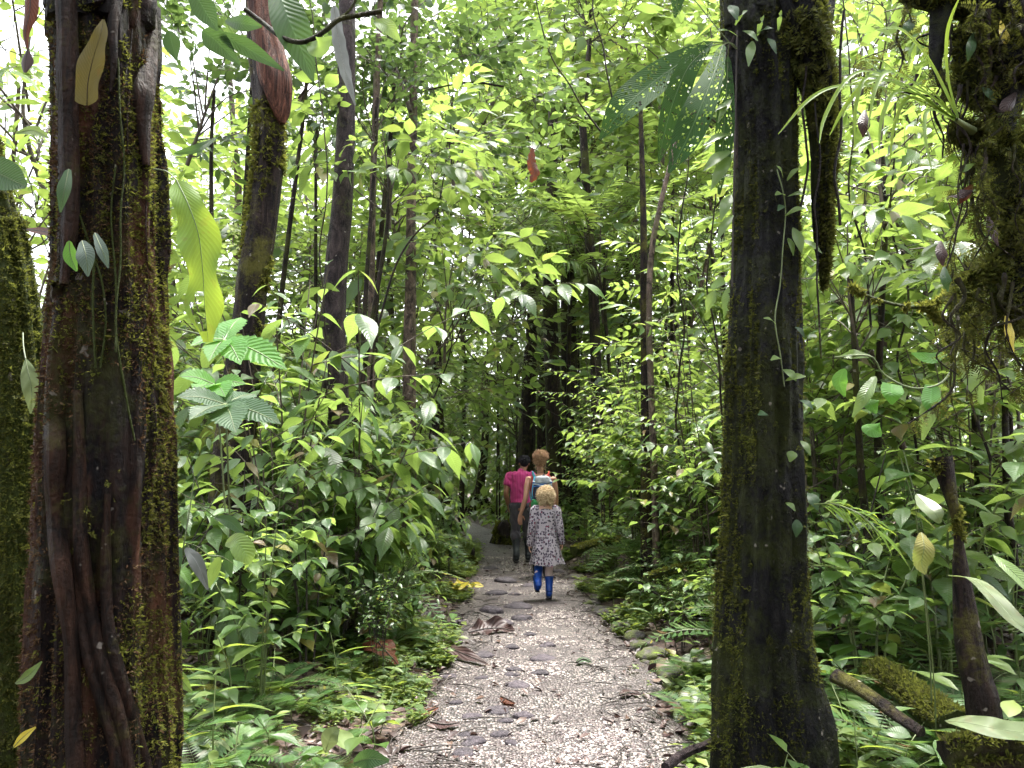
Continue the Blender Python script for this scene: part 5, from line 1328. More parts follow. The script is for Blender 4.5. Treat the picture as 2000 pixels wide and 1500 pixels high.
mossy_twig('mossy forked twig between the right trunk and the hanging tangle', [(1660, 560), (1700, 580), (1750, 595), (1810, 600), (1850, 575), (1875, 545)], [.003, .006, .006, .006, .005, .003], 2.8, 1)
mossy_twig('thin twig dropping from the mossy forked twig', [(1812, 600), (1840, 630), (1880, 670), (1905, 690)], [.006, .005, .004, .003], 2.8, 2)

# logs and fallen wood
def log(label, a, b_, r, mat, moss, seed, broken=False, lift_=0, mm='moss'):
    P0, P1 = np.array(a, float), np.array(b_, float)
    base = P0.copy(); t = thing('fallen_log', label, 'log', base)
    k = np.linspace(0, 1, 5)[:, None]
    c = np.hstack([(P1 - P0) * k + np.array([[0, 0, .01 * math.sin(q * 5)] for q in k[:, 0]]), np.linspace(r[0], r[1], 5)[:, None]])
    g, V, Nn = make_trunk(c, 20, 60, .22, 2, .08, seed)
    for e in (0, -1):
        ctr = V[e].mean(0); n = V.shape[1]; j = np.arange(n)
        g.add(np.vstack([V[e] * .9995 + ctr * .0005, ctr[None]]), None, np.stack([j, (j + 1) % n, np.full(n, n)], 1))
    obj('wood', g.mesh('wood', M[mat]), t)
    if moss:
        m_ = moss_on(V, Nn, moss, np.random.default_rng(seed), (.012, .03), -.3, 4, seed, .2, lambda p, n: n[:, 2] > .0); obj('moss', m_.mesh('moss', M[mm]), t)
log('thick moss covered log lying among ferns at the lower right', at(1700, 1305, 3.9), at(1870, 1420, 3.1), (.05, .07), 'bark_moss', 2400, 1, mm='mossdark')
log('broken brown bark slab leaning in front of the mossy log', at(1632, 1322, 3.3), at(1800, 1425, 2.9), (.03, .018), 'bark_lean', 0, 2)
log('dark wet log along the bottom right corner', at(1850, 1478, 2.5), at(2060, 1450, 2.5), (.05, .06), 'bark_dark', 500, 4, mm='mossdark')
log('thin fallen pole at the bottom edge left of the dark trunk', at(1300, 1500, 3.0), at(1395, 1440, 3.3), (.018, .014), 'bark_grey', 0, 5)
log('short mossy log beside the path right of the walkers', at(1120, 1075, 9.2), at(1210, 1052, 9.8), (.06, .05), 'bark_moss', 500, 6)
log('long fallen branch in the litter right of the path', at(1262, 1130, 6.3), at(1400, 1095, 7.0), (.035, .045), 'bark_moss', 500, 7)
c = to_ctrl([(1868, 1020, 14), (1876, 1110, 26), (1885, 1200, 40), (1892, 1260, 46), (1905, 1320, 50), (1920, 1390, 58)], 3.0); 
base, loc = lift(c); t = thing('mossy_stump', 'slanting thin mossy trunk rising from the ferns near the right edge', 'tree', base)
g, V, Nn = make_trunk(np.vstack([loc, [*(loc[-1, :3] + [-.03, .02, .25]), .04]]), 20, 60, .15, 2, .06, 3); obj('trunk', g.mesh('trunk', M['bark_lean']), t)
obj('moss', moss_on(V, Nn, 1500, np.random.default_rng(3), (.012, .03), .05, 4, 3, .6).mesh('moss', M['moss']), t)

# stump at the trail bend and rotten post at the left edge
for (px, py, d, r, h, lab) in [(985, 1045, 15.5, .28, .55, 'mossy dark stump on the inner side of the trail bend'), (922, 1085, 12.0, .05, .30, 'small rotten post at the left edge of the trail')]:
    p = at(px, py, d); b = np.array([p[0], d, float(gz(p[0], d)) - .05]); t = thing('stump', lab, 'stump', b)
    g, V, Nn = make_trunk(np.array([[0, 0, 0, r], [0, 0, h * .4, r * .7], [.02, 0, h * .8, r * .55], [.03, 0, h, r * .12]]), 18, 24, .25, 2, .1, 5); obj('trunk', g.mesh('trunk', M['bark_dark']), t)
    obj('moss', moss_on(V, Nn, 400, np.random.default_rng(1), (.03, .08), -.2, 4, 2, .4).mesh('moss', M['moss']), t)
b = ground(965, 1010); b[2] = .03; t = thing('fallen_frond', 'red dead palm frond lying at the foot of the stilt palm', 'frond', b)
f = make_frond(np.random.default_rng(1), 1.0, 16, .3, .16, 'blade', .35)
obj('blade', f.mesh('blade', [plain('red_frond', (.30, .05, .02), .6), M['twigdark']]), t)

# dead leaves on the path
def path_leaf(label, pts, wd, mat, lift_=.02, name='dead_leaf', **kw):
    G = [ground(*p) for p in pts]
    for q in G: q[2] = path_z(q[0], q[1]) + lift_
    for i, z in enumerate(kw.pop('zs', [])): G[i][2] += z
    b = G[0].copy(); t = thing(name, label, 'leaf', b)
    W = np.array([w * q[1] / FPX / 2 for w, q in zip(wd, G)])
    obj('blade', ribbon(np.array(G) - b, W, face=kw.pop('face', (0, -.2, 1)), **kw).mesh('blade', M[mat]), t)
    rb = Geo(); C = catmull(np.array(G) - b, 20); tube(rb, C + [0, 0, .004], np.linspace(.006, .002, 20), 5); obj('midrib', rb.mesh('midrib', M['twigdark']), t)
path_leaf('large curled brown dead leaf lying on the path stones', [(915, 1243), (945, 1240), (975, 1238), (1004, 1243)], [14, 40, 38, 6], 'deadpurple', wave=.7, wn=3.2, zs=[0, .015, .012, .0], curl=-.25, face=(0, -.6, 1))
path_leaf('long purple brown dead leaf at the left edge of the path', [(858, 1240), (866, 1278), (895, 1292), (952, 1304)], [8, 30, 30, 5], 'deadpurple', wave=.7, wn=3.4, zs=[.04, .04, .03, 0], face=(.2, -.8, 1))
path_leaf('yellow fallen leaf on the left verge behind the path stones', [(862, 1160), (885, 1168), (912, 1160), (944, 1160)], [6, 26, 34, 5], 'yellow', wave=.9, wn=4, zs=[.05, .09, .09, .05])
path_leaf('fresh green fallen leaf on the right side of the gravel', [(1126, 1306), (1140, 1302), (1156, 1306)], [6, 17, 3], 'bigdark', zs=[.0, .008, .0], fold=.05)
path_leaf('small brown curled leaf in the middle of the near gravel', [(978, 1374), (992, 1380), (1006, 1386)], [8, 18, 4], 'deadred', curl=.5)
path_leaf('flat dark leaf on the gravel close to the camera left of the stones', [(840, 1420), (870, 1424), (898, 1420)], [8, 30, 4], 'deadpurple', wave=.3, wn=2)
path_leaf('reddish dead leaf at the left gravel border near the camera', [(800, 1395), (830, 1400), (856, 1392)], [8, 26, 4], 'deadred', wave=.3, wn=2)
path_leaf('dull brown leaf at the right gravel border near the camera', [(1210, 1365), (1230, 1358), (1252, 1362)], [8, 26, 4], 'deadpurple', wave=.3, wn=2)
for pts, wd, lab, mt in [([(760, 1300), (735, 1310), (775, 1340)], [8, 60, 6], 'red brown curled leaf in the left verge herbs', 'deadred'), ([(715, 1105), (735, 1115), (752, 1135)], [8, 60, 8], 'dark purple ribbed dead leaf under the left shrubs', 'deadpurple'),
                     ([(735, 1140), (760, 1146), (790, 1150)], [8, 50, 6], 'grey purple leaf lying near the left verge', 'deadpurple'), ([(1180, 1140), (1215, 1148), (1250, 1150)], [6, 44, 6], 'silvery purple dead leaf behind the edging stones', 'deadpurple'),
                     ([(1230, 1095), (1262, 1100), (1290, 1108)], [6, 46, 6], 'brown dead leaf in the right litter', 'deadred'), ([(1290, 1140), (1310, 1146), (1345, 1150)], [6, 40, 6], 'ribbed purple dead leaf beside the dark trunk', 'deadpurple')]:
    path_leaf(lab, pts, wd, mt, .14, wave=.4, wn=2, curl=.3, zs=[0, .05, 0])
# bird eaten big leaves of the left thicket
for pts, wd, m, lab in [([(325, 1310, 2.7), (350, 1325, 2.65), (375, 1352, 2.65)], [6, 26, 4], 'broadlit', 'light curved leaf at the foot of the wide trunk'), ([(635, 1470, 2.9), (645, 1440, 2.88), (660, 1422, 2.88)], [6, 34, 10], 'pale', 'upright pale leaf at the bottom left of the path'),
                        ([(690, 1490, 3.0), (720, 1482, 2.95), (760, 1486, 2.95)], [10, 34, 6], 'bigdark', 'dark ribbed leaf lying at the bottom left of the path'), ]:
    leaf_thing('broad_leaf', lab, pts, wd, m, stalkr=.002, n=20, fold=.12, root=pts[0][1] < 1300)

def tall_seedling():
    b = at(318, 1400, 2.8); b[2] = float(gz(b[0], b[1])); t = thing('seedling', 'tall thin seedling with a few drooping leaves right of the wide trunk base', 'plant', b)
    P = catmull(np.array([[0, 0, -.03]] + [at(*q) - b for q in [(330, 1260, 2.8), (345, 1150, 2.8), (358, 1070, 2.8), (372, 985, 2.85), (380, 930, 2.9)]]), 30)
    g = Geo(); tube(g, P, np.linspace(.007, .002, 30), 6)
    for a, c in (((360, 1060, 2.8), (408, 1085, 2.8)), ((408, 1085, 2.8), (455, 1100, 2.85)), ((372, 985, 2.85), (420, 1010, 2.9))): tube(g, catmull(np.array([at(*a) - b, (at(*a) + at(*c)) / 2 - b + [0, 0, .01], at(*c) - b]), 8), .0018, 4)
    obj('stem', g.mesh('stem', M['greenstem']), t)
    for pts, wd, m in [([(352, 1068, 2.8), (340, 1100, 2.78), (330, 1142, 2.78)], [8, 30, 6], 'bigdark'), ([(362, 1070, 2.8), (385, 1100, 2.75), (406, 1152, 2.75)], [8, 26, 4], 'dry'), ([(338, 1225, 2.8), (333, 1270, 2.75), (345, 1310, 2.75)], [8, 32, 6], 'dry'),
                       ([(440, 1062, 2.85), (462, 1058, 2.8), (480, 1082, 2.78), (488, 1102, 2.78)], [10, 36, 40, 6], 'broadlit'), ([(430, 1088, 2.85), (418, 1115, 2.85), (408, 1148, 2.85)], [10, 24, 4], 'broadlit'), ([(448, 1075, 2.85), (446, 1100, 2.85), (452, 1128, 2.85)], [8, 20, 4], 'bigdark'),
                       ([(420, 1010, 2.9), (450, 1020, 2.9), (480, 1048, 2.9)], [6, 24, 4], 'bigdark'), ([(380, 930, 2.9), (395, 900, 2.9), (420, 890, 2.9)], [6, 22, 4], 'broadlit')]:
        Q = np.array([at(*q) for q in pts]) - b
        obj('leaf', ribbon(Q, np.array(wd) * 2.8 / FPX / 2, 7, 18, (.1, -1, .35), fold=.14).mesh('leaf', M[m]), t)
tall_seedling()
# ------------------------------------------------------------------ people
def fuse(g, name, mat, parent, voxel, smooth=2, wrinkle=0):
    """closed pieces fused into one continuous surface"""
    me = g.mesh(name + '_raw', mat)
    o = bpy.data.objects.new(name, me); COL.objects.link(o)
    r = o.modifiers.new('r', 'REMESH'); r.mode = 'VOXEL'; r.voxel_size = voxel; r.use_smooth_shade = True
    if smooth: s = o.modifiers.new('s', 'SMOOTH'); s.factor = .5; s.iterations = smooth
    dg = bpy.context.evaluated_depsgraph_get(); dg.update()
    n = bpy.data.meshes.new_from_object(o.evaluated_get(dg))
    o.modifiers.clear(); o.data = n; n.name = name
    bpy.data.meshes.remove(me)
    n.materials.clear()
    if wrinkle:
        k = len(n.vertices); V = np.zeros(k * 3, np.float32); Nn = np.zeros(k * 3, np.float32)
        n.vertices.foreach_get('co', V); n.vertex_normals.foreach_get('vector', Nn); V = V.reshape(-1, 3).astype(float); Nn = Nn.reshape(-1, 3)
        q = V + .05 * np.stack([vnoise(V[:, 0] * 6, V[:, 1] * 6, V[:, 2] * 6, 1)] * 3, -1)
        h = np.abs(vnoise(q[:, 0] * 17 + q[:, 2] * 5, q[:, 1] * 17, q[:, 2] * 8, 4)) * 2 - .6 + .5 * vnoise(q[:, 0] * 30, q[:, 1] * 30, q[:, 2] * 16, 6)
        V = V + Nn * (h * wrinkle)[:, None]; n.vertices.foreach_set('co', V.astype(np.float32).ravel()); n.update()
    n.materials.append(mat)
    n.polygons.foreach_set('use_smooth', np.ones(len(n.polygons), bool))
    o.parent = parent
    return o

def ell(g, c, r, n=14, mat=0, rot=None):
    th = np.linspace(0, 2 * np.pi, n, endpoint=False); ph = np.linspace(.12, np.pi - .12, n // 2 + 2)
    P, T = np.meshgrid(ph, th, indexing='ij')
    V = np.stack([np.sin(P) * np.cos(T), np.sin(P) * np.sin(T), np.cos(P)], -1).reshape(-1, 3) * np.asarray(r, float)
    V = np.vstack([V, [0, 0, r[2]], [0, 0, -r[2]]])
    if rot is not None: V = V @ np.asarray(rot).T
    m = len(ph); j = np.arange(n); k = (j + 1) % n
    return g.add(V + np.asarray(c), grid_quads(m, n, True)[:, ::-1], np.vstack([np.stack([j, k, np.full(n, m * n)], 1), np.stack([(m - 1) * n + k, (m - 1) * n + j, np.full(n, m * n + 1)], 1)]), mat=mat)

def limb(g, pts, r, n=12, k=16, flat=None, side=None):
    C = catmull(np.hstack([np.asarray(pts, float), np.asarray(r, float)[:, None]]), k)
    tube(g, C[:, :3], C[:, 3], n, cap=True, side=side, R2=None if flat is None else C[:, 3] * flat)

def loft(g, rows, n=24, k=24, dense=True):
    """rows: x, y, z, rx, ry - stacked horizontal ellipses, closed"""
    R = np.asarray(rows, float)
    t = np.linspace(0, len(R) - 1, k); i = np.arange(len(R))
    z = np.stack([np.interp(t, i, R[:, c]) for c in range(5)], -1)
    for _ in range(1): z[1:-1] = (z[:-2] + 2 * z[1:-1] + z[2:]) / 4
    a = np.linspace(0, 2 * np.pi, n, endpoint=False)
    V = np.stack([z[:, None, 0] + z[:, None, 3] * np.cos(a), z[:, None, 1] + z[:, None, 4] * np.sin(a), np.repeat(z[:, 2:3], n, 1)], -1).reshape(-1, 3)
    j = np.arange(n); q = (j + 1) % n; b = (k - 1) * n
    V = np.vstack([V, [z[0, 0], z[0, 1], z[0, 2]], [z[-1, 0], z[-1, 1], z[-1, 2]]])
    g.add(V, grid_quads(k, n, True), np.vstack([np.stack([q, j, np.full(n, k * n)], 1), np.stack([b + j, b + q, np.full(n, k * n + 1)], 1)]))

def hand(g, wrist, d, palm_n, side, s=1.0, curl=.5):
    """palm, four unequal bent fingers and a thumb leaving the side of the palm. d: wrist to knuckle direction, palm_n: the way the palm faces, side: thumb side"""
    d, pn, sd = norm(d), norm(palm_n), norm(side)
    w = np.asarray(wrist, float)
    Lp = .088 * s
    c0, c1 = w + d * .006 * s, w + d * Lp
    for o in (-.026, -.009, .009, .026):
        limb(g, [w + sd * o * .55 * s - d * .01 * s, w + sd * o * .9 * s + d * .045 * s, w + sd * o * s + d * Lp], np.array([.013, .0135, .0115]) * s, 8, 7)
    for o, L, rr in ((.030, .072, .0083), (.010, .080, .0086), (-.010, .074, .0082), (-.029, .058, .0074)):
        p = w + sd * o * s + d * Lp * .97
        a = curl * .5; e1 = p + (d * math.cos(a) + pn * math.sin(a)) * L * .45 * s
        a = curl * 1.3; e2 = e1 + (d * math.cos(a) + pn * math.sin(a)) * L * .32 * s
        a = curl * 1.9; e3 = e2 + (d * math.cos(a) + pn * math.sin(a)) * L * .26 * s
        limb(g, [p, e1, e2, e3], np.array([rr, rr * .95, rr * .88, rr * .72]) * s, 8, 10)
    p = w + sd * .024 * s + d * .022 * s
    e1 = p + norm(sd * .8 + d * .7 + pn * .35) * .036 * s; e2 = e1 + norm(sd * .25 + d * .9 + pn * .35) * .032 * s; e3 = e2 + norm(d * .95 + pn * .45) * .024 * s
    limb(g, [p, e1, e2, e3], np.array([.0125, .0105, .0095, .0075]) * s, 8, 10)

def head(g, c, s, face=1):
    """head about 0.225*s tall centred at c, looking to +Y"""
    c = np.asarray(c, float)
    ell(g, c + np.array([0, -.012, .022]) * s, np.array([.075, .094, .088]) * s, 20)
    ell(g, c + np.array([0, .022, -.03]) * s, np.array([.062, .068, .082]) * s, 18)
    ell(g, c + np.array([0, .05, -.082]) * s, np.array([.034, .028, .022]) * s, 12)
    limb(g, [c + np.array([0, .082, .018]) * s, c + np.array([0, .098, -.012]) * s, c + np.array([0, .103, -.026]) * s], np.array([.009, .012, .014]) * s, 8, 8)
    ell(g, c + np.array([0, .086, -.058]) * s, np.array([.024, .012, .008]) * s, 10)
    for q in (-1, 1):
        ell(g, c + np.array([q * .077, -.008, -.012]) * s, np.array([.012, .022, .033]) * s, 10)
        ell(g, c + np.array([q * .031, .066, .02]) * s, np.array([.026, .014, .01]) * s, 10)

def eyes(c, s, t):
    c = np.asarray(c, float)
    m = plain('eye', (.05, .03, .02), .2)
    for q in (-1, 1):
        g = Geo(); ell(g, c + np.array([q * .031, .079, .005]) * s, np.array([.013, .008, .008]) * s, 10); obj('eye', g.mesh('eye', m), t)

def skin_mat(name, col):
    m, t, o = nt(name)
    co = N(t, 'ShaderNodeTexCoord'); n = N(t, 'ShaderNodeTexNoise', {'Vector': co.outputs['Object'], 'Scale': 12.0, 'Detail': 4.0})
    c = ramp(t, n.outputs[0], [(.3, tuple(v * .85 for v in col)), (.7, tuple(min(1, v * 1.12) for v in col))])
    p = N(t, 'ShaderNodeBsdfPrincipled', {'Base Color': c, 'Roughness': .5, 'Subsurface Weight': .15, 'Subsurface Radius': (.01, .004, .002)})
    t.links.new(p.outputs[0], o.inputs[0]); return m

def cloth_mat(name, col, stripe=None, rough=.85, wr=10):
    m, t, o = nt(name)
    co = N(t, 'ShaderNodeTexCoord')
    n = N(t, 'ShaderNodeTexNoise', {'Vector': N(t, 'ShaderNodeMapping', {'Vector': co.outputs['Object'], 'Scale': (1.6, 1.6, .7)}).outputs[0], 'Scale': float(wr), 'Detail': 4.0})
    c = ramp(t, n.outputs[0], [(.3, tuple(v * .75 for v in col)), (.7, tuple(min(1, v * 1.15) for v in col))])
    if stripe:
        sx = N(t, 'ShaderNodeSeparateXYZ', {0: co.outputs['Object']})
        s = math_(t, 'SINE', math_(t, 'MULTIPLY', sx.outputs[0], stripe[0]))
        c = mixc(t, math_(t, 'MULTIPLY', math_(t, 'GREATER_THAN', s, .55), .45), c, stripe[1])
    p = N(t, 'ShaderNodeBsdfPrincipled', {'Base Color': c, 'Roughness': rough, 'Specular IOR Level': .25, 'Sheen Weight': .15, 'Normal': bump(t, n.outputs[0], .5, .03)})
    t.links.new(p.outputs[0], o.inputs[0]); return m

def dress_mat():
    m, t, o = nt('leopard_dress')
    co = N(t, 'ShaderNodeTexCoord')
    mp = N(t, 'ShaderNodeMapping', {'Vector': co.outputs['Object'], 'Scale': (1, .8, .85)})
    nz = N(t, 'ShaderNodeTexNoise', {'Vector': mp.outputs[0], 'Scale': 40.0})
    vv = mixc(t, .015, mp.outputs[0], nz.outputs[1])
    v = N(t, 'ShaderNodeTexVoronoi', {'Vector': vv, 'Scale': 40.0, 'Randomness': .65})
    sep = N(t, 'ShaderNodeSeparateColor', {0: v.outputs['Color']})
    d = v.outputs['Distance']
    ring = math_(t, 'MULTIPLY', math_(t, 'GREATER_THAN', d, .16), math_(t, 'LESS_THAN', d, .46))
    brk = N(t, 'ShaderNodeTexNoise', {'Vector': mp.outputs[0], 'Scale': 95.0})
    ring = math_(t, 'MULTIPLY', ring, math_(t, 'GREATER_THAN', brk.outputs[0], .40))
    core = math_(t, 'LESS_THAN', d, .19)
    inner = ramp(t, sep.outputs[0], [(0, (.27, .17, .21)), (.6, (.27, .16, .20)), (.64, (.42, .03, .08)), (1, (.40, .04, .10))], 'CONSTANT')
    c = mixc(t, core, (.37, .33, .365), inner)
    c = mixc(t, ring, c, (.045, .035, .06))
    n = N(t, 'ShaderNodeTexNoise', {'Vector': co.outputs['Object'], 'Scale': 14.0})
    p = N(t, 'ShaderNodeBsdfPrincipled', {'Base Color': c, 'Roughness': .9, 'Specular IOR Level': .2, 'Normal': bump(t, n.outputs[0], .5, .03)})
    t.links.new(p.outputs[0], o.inputs[0]); return m

def hair_mat(name, a, b):
    m, t, o = nt(name)
    g = N(t, 'ShaderNodeNewGeometry')
    co = N(t, 'ShaderNodeTexCoord'); n = N(t, 'ShaderNodeTexNoise', {'Vector': co.outputs['Object'], 'Scale': 50.0, 'Detail': 4.0})
    c = ramp(t, math_(t, 'MULTIPLY_ADD', n.outputs[0], .6, math_(t, 'MULTIPLY', g.outputs['Random Per Island'], .45)), [(.25, a), (.75, b)])
    p = N(t, 'ShaderNodeBsdfPrincipled', {'Base Color': c, 'Roughness': .6, 'Specular IOR Level': .25, 'Normal': bump(t, n.outputs[0], .6, .01)})
    t.links.new(p.outputs[0], o.inputs[0]); return m

def curls(rng, c, R, n, L, rad, thick, zmin=-1, ymax=.55, drop=.6, out=.25, turns=3):
    """curly locks growing from an ellipsoid scalp"""
    g = Geo(); c = np.asarray(c, float); R = np.asarray(R, float)
    k = 0
    while k < n:
        d = norm(rng.normal(0, 1, 3))
        if d[2] < zmin or d[1] > ymax: continue
        k += 1
        p = c + d * R * .93
        l = L * rng.uniform(.6, 1.2); t = np.linspace(0, 1, 16)
        ax = norm(d * out + np.array([d[0] * .3, d[1] * .3 - .05, -drop]) + rng.normal(0, .2, 3))
        dirs = norm(d[None] * (1 - t[:, None]) + ax[None] * t[:, None] * 1.4)
        P = p + np.cumsum(dirs, 0) * l / 16
        ph = rng.uniform(0, 6.28); tw = turns * 6.28 * t * rng.uniform(.7, 1.3)
        e1 = norm(np.cross(ax, rng.normal(0, 1, 3))); e2 = np.cross(ax, e1)
        P = P + (e1 * np.cos(tw + ph)[:, None] + e2 * np.sin(tw + ph)[:, None]) * (rad * np.minimum(1, t * 3))[:, None]
        tube(g, P, np.linspace(thick, thick * .45, 16), 4)
    return g

def boot(g, ankle, toe_dir, s=1.0, tilt=0.0, shaft=None, shaft_r=(.052, .058), foot=.25):
    a = np.asarray(ankle, float); td = norm(toe_dir); up = np.array([0, 0, 1.])
    if tilt:
        # rotate foot about the ankle so that the heel rises
        r = norm(np.cross(td, up)); 
        ct, st_ = math.cos(tilt), math.sin(tilt)
        rot = lambda v: v * ct + np.cross(r, v) * st_ + r * r.dot(v) * (1 - ct)
        td, up = rot(td), rot(up)
    F = lambda f, u: a + td * f * foot + up * u * s
    limb(g, [F(-.20, -.045), F(.05, -.045), F(.35, -.058), F(.62, -.062), F(.74, -.066)], np.array([.036, .045, .042, .040, .028]) * s, 12, 16)
    limb(g, [F(-.1, -.02), F(-.02, .03)] + [np.asarray(q, float) for q in (shaft or [])], np.array([.046, .046] + list(np.interp(np.linspace(0, 1, len(shaft or [])), [0, 1], shaft_r) / s)) * s, 14, 16)
    return F

def sole(F, s):
    g = Geo()
    for (f, w) in ((-.20, .034), (-.05, .038), (.15, .036), (.35, .042), (.55, .044), (.72, .032)):
        p = F(f, -.088)
        ell(g, p, (w * s, .05 * s, .016 * s), 12)
    return g
def torso_rows(z, w, dp=1.0, cx=0, bust=0):
    """z: hip, waist, chest, shoulder, neck base heights; w: hip, waist, chest, shoulder half widths"""
    h, wa, ch, sh, nk = z; a, b, c, d = w
    return [(0, 0, h - .09, a * .62, a * .60 * dp), (0, 0, h, a, a * .70 * dp), (cx * .3, 0, (h + wa) / 2, (a + b) / 2 * 1.02, a * .66 * dp), (cx * .6, 0, wa, b, b * .70 * dp), (cx, .01, ch, c, c * .72 * dp + bust), (cx, 0, sh, d * .93, c * .62 * dp),
            (cx, 0, sh + .045, d * .62, c * .46 * dp)]

def man():
    p = at(1018, 1095, 12.1); b = np.array([p[0], 12.1, .02])
    t = thing('person', 'man in a magenta pink striped shirt, dark trousers and black boots walking ahead', 'person', b)
    sk = skin_mat('skin_tan', (.30, .145, .085))
    hc = np.array([.05, .03, 1.52]); ls, rs = np.array([-.185, 0, 1.325]), np.array([.185, .0, 1.325])
    le, lw = np.array([-.235, -.03, 1.05]), np.array([-.205, .10, .86]); re, rw = np.array([.235, .0, 1.06]), np.array([.20, .16, .92])
    lh, rh = np.array([-.085, 0, .85]), np.array([.085, 0, .85])
    lk, rk = np.array([-.085, .03, .47]), np.array([.10, .06, .47]); la, ra = np.array([-.075, -.06, .115]), np.array([.11, .05, .11])
    g = Geo(); loft(g, torso_rows((.87, 1.02, 1.2, 1.33, 1.4), (.15, .135, .165, .18)))
    limb(g, [[.01, -.01, 1.33], [.025, .0, 1.39], [.04, .015, 1.46]], [.075, .056, .055]); head(g, hc, 1.0)
    for s, e, w, sd in ((ls, le, lw, -1), (rs, re, rw, 1)):
        limb(g, [s, (s + e) / 2 + [.008 * sd, 0, 0], e, (e * .6 + w * .4), w], [.056, .048, .040, .040, .027], 12, 20)
        hand(g, w, w - e * .98 + np.array([0, 0, -.10]), [-sd * .8, .5, 0], [-.1 * sd, .9, .2], 1.0, .75)
    for h, k, a in ((lh, lk, la), (rh, rk, ra)):
        limb(g, [h, (h + k) / 2, k, (k * .6 + a * .4) - [0, .012, 0], a], [.086, .072, .052, .052, .036], 12, 22)
        limb(g, [a - [0, .03, .03], a + [0, .08, -.05], a + [0, .15, -.07]], [.038, .034, .026], 10, 10)
    fuse(g, 'body', sk, t, .0075)
    eyes(hc, 1.0, t)
    # short dark hair
    g = Geo(); ell(g, hc + [0, -.022, .034], (.082, .093, .088), 20); ell(g, hc + [0, -.058, -.005], (.070, .052, .062), 16)
    hm = hair_mat('hair_black', (.006, .005, .008), (.022, .018, .026))
    hr = fuse(g, 'hair', hm, t, .007)
    g = curls(np.random.default_rng(1), hc + [0, -.024, .03], (.084, .095, .088), 420, .022, .002, .004, -.35, .45, .9, .4, .4)
    obj('hair_strands', g.mesh('hair_strands', hm), hr)
    # shirt
    g = Geo(); loft(g, [(x, y, z, rx * 1.10, ry * 1.12) for x, y, z, rx, ry in torso_rows((.90, 1.02, 1.2, 1.335, 1.4), (.152, .145, .168, .182))[1:]] , 28, 26)
    ell(g, (.0, 0, .875), (.163, .112, .035), 22)
    limb(g, [[.005, -.01, 1.35], [.02, -.003, 1.405]], [.085, .062], 14, 8)
    for s, e, sd in ((ls, le, -1), (rs, re, 1)):
        limb(g, [s + [-.05 * sd, 0, .0], s * .9 + e * .1 + [-.004 * sd, 0, .0], s * .45 + e * .55 + [.006 * sd, 0, 0]], [.066, .067, .064], 14, 14)
    fuse(g, 'shirt', cloth_mat('shirt_magenta', (.46, .035, .17), (240.0, (.62, .13, .30))), t, .009, 2, .009)
    # trousers tucked into boots
    g = Geo(); loft(g, [(0, 0, .80, .11, .09), (0, 0, .86, .165, .118), (0, 0, .93, .160, .112)], 24, 12)
    for h, k, a in ((lh, lk, la), (rh, rk, ra)):
        m_ = k * .62 + a * .38
        limb(g, [h + [0, 0, .02], (h + k) / 2, k + [0, .004, .0], k * .8 + a * .2, m_], [.100, .090, .074, .078, .072], 16, 24)
    fuse(g, 'trousers', cloth_mat('trousers_charcoal', (.062, .054, .064), wr=14), t, .009, 1, .010)
    g = Geo(); ell(g, (0, 0, .905), (.168, .119, .014), 24)
    obj('belt', g.mesh('belt', plain('belt_dark', (.02, .017, .016), .5)), t)
    rub = plain('rubber_black', (.016, .018, .022), .32, 30, .3)
    for k, a, q in ((lk, la, 0), (rk, ra, 1)):
        g = Geo(); F = boot(g, a, (-.08 + .2 * q, 1, 0), 1.15, .12 if q == 0 else 0, [a * .7 + k * .3, k * .68 + a * .32], (.056, .070), .27)
        bt = fuse(g, 'boot', rub, t, .008)
        obj('sole', sole(F, 1.12).mesh('sole', plain('sole_dark', (.02, .016, .014), .7)), bt)
    return t

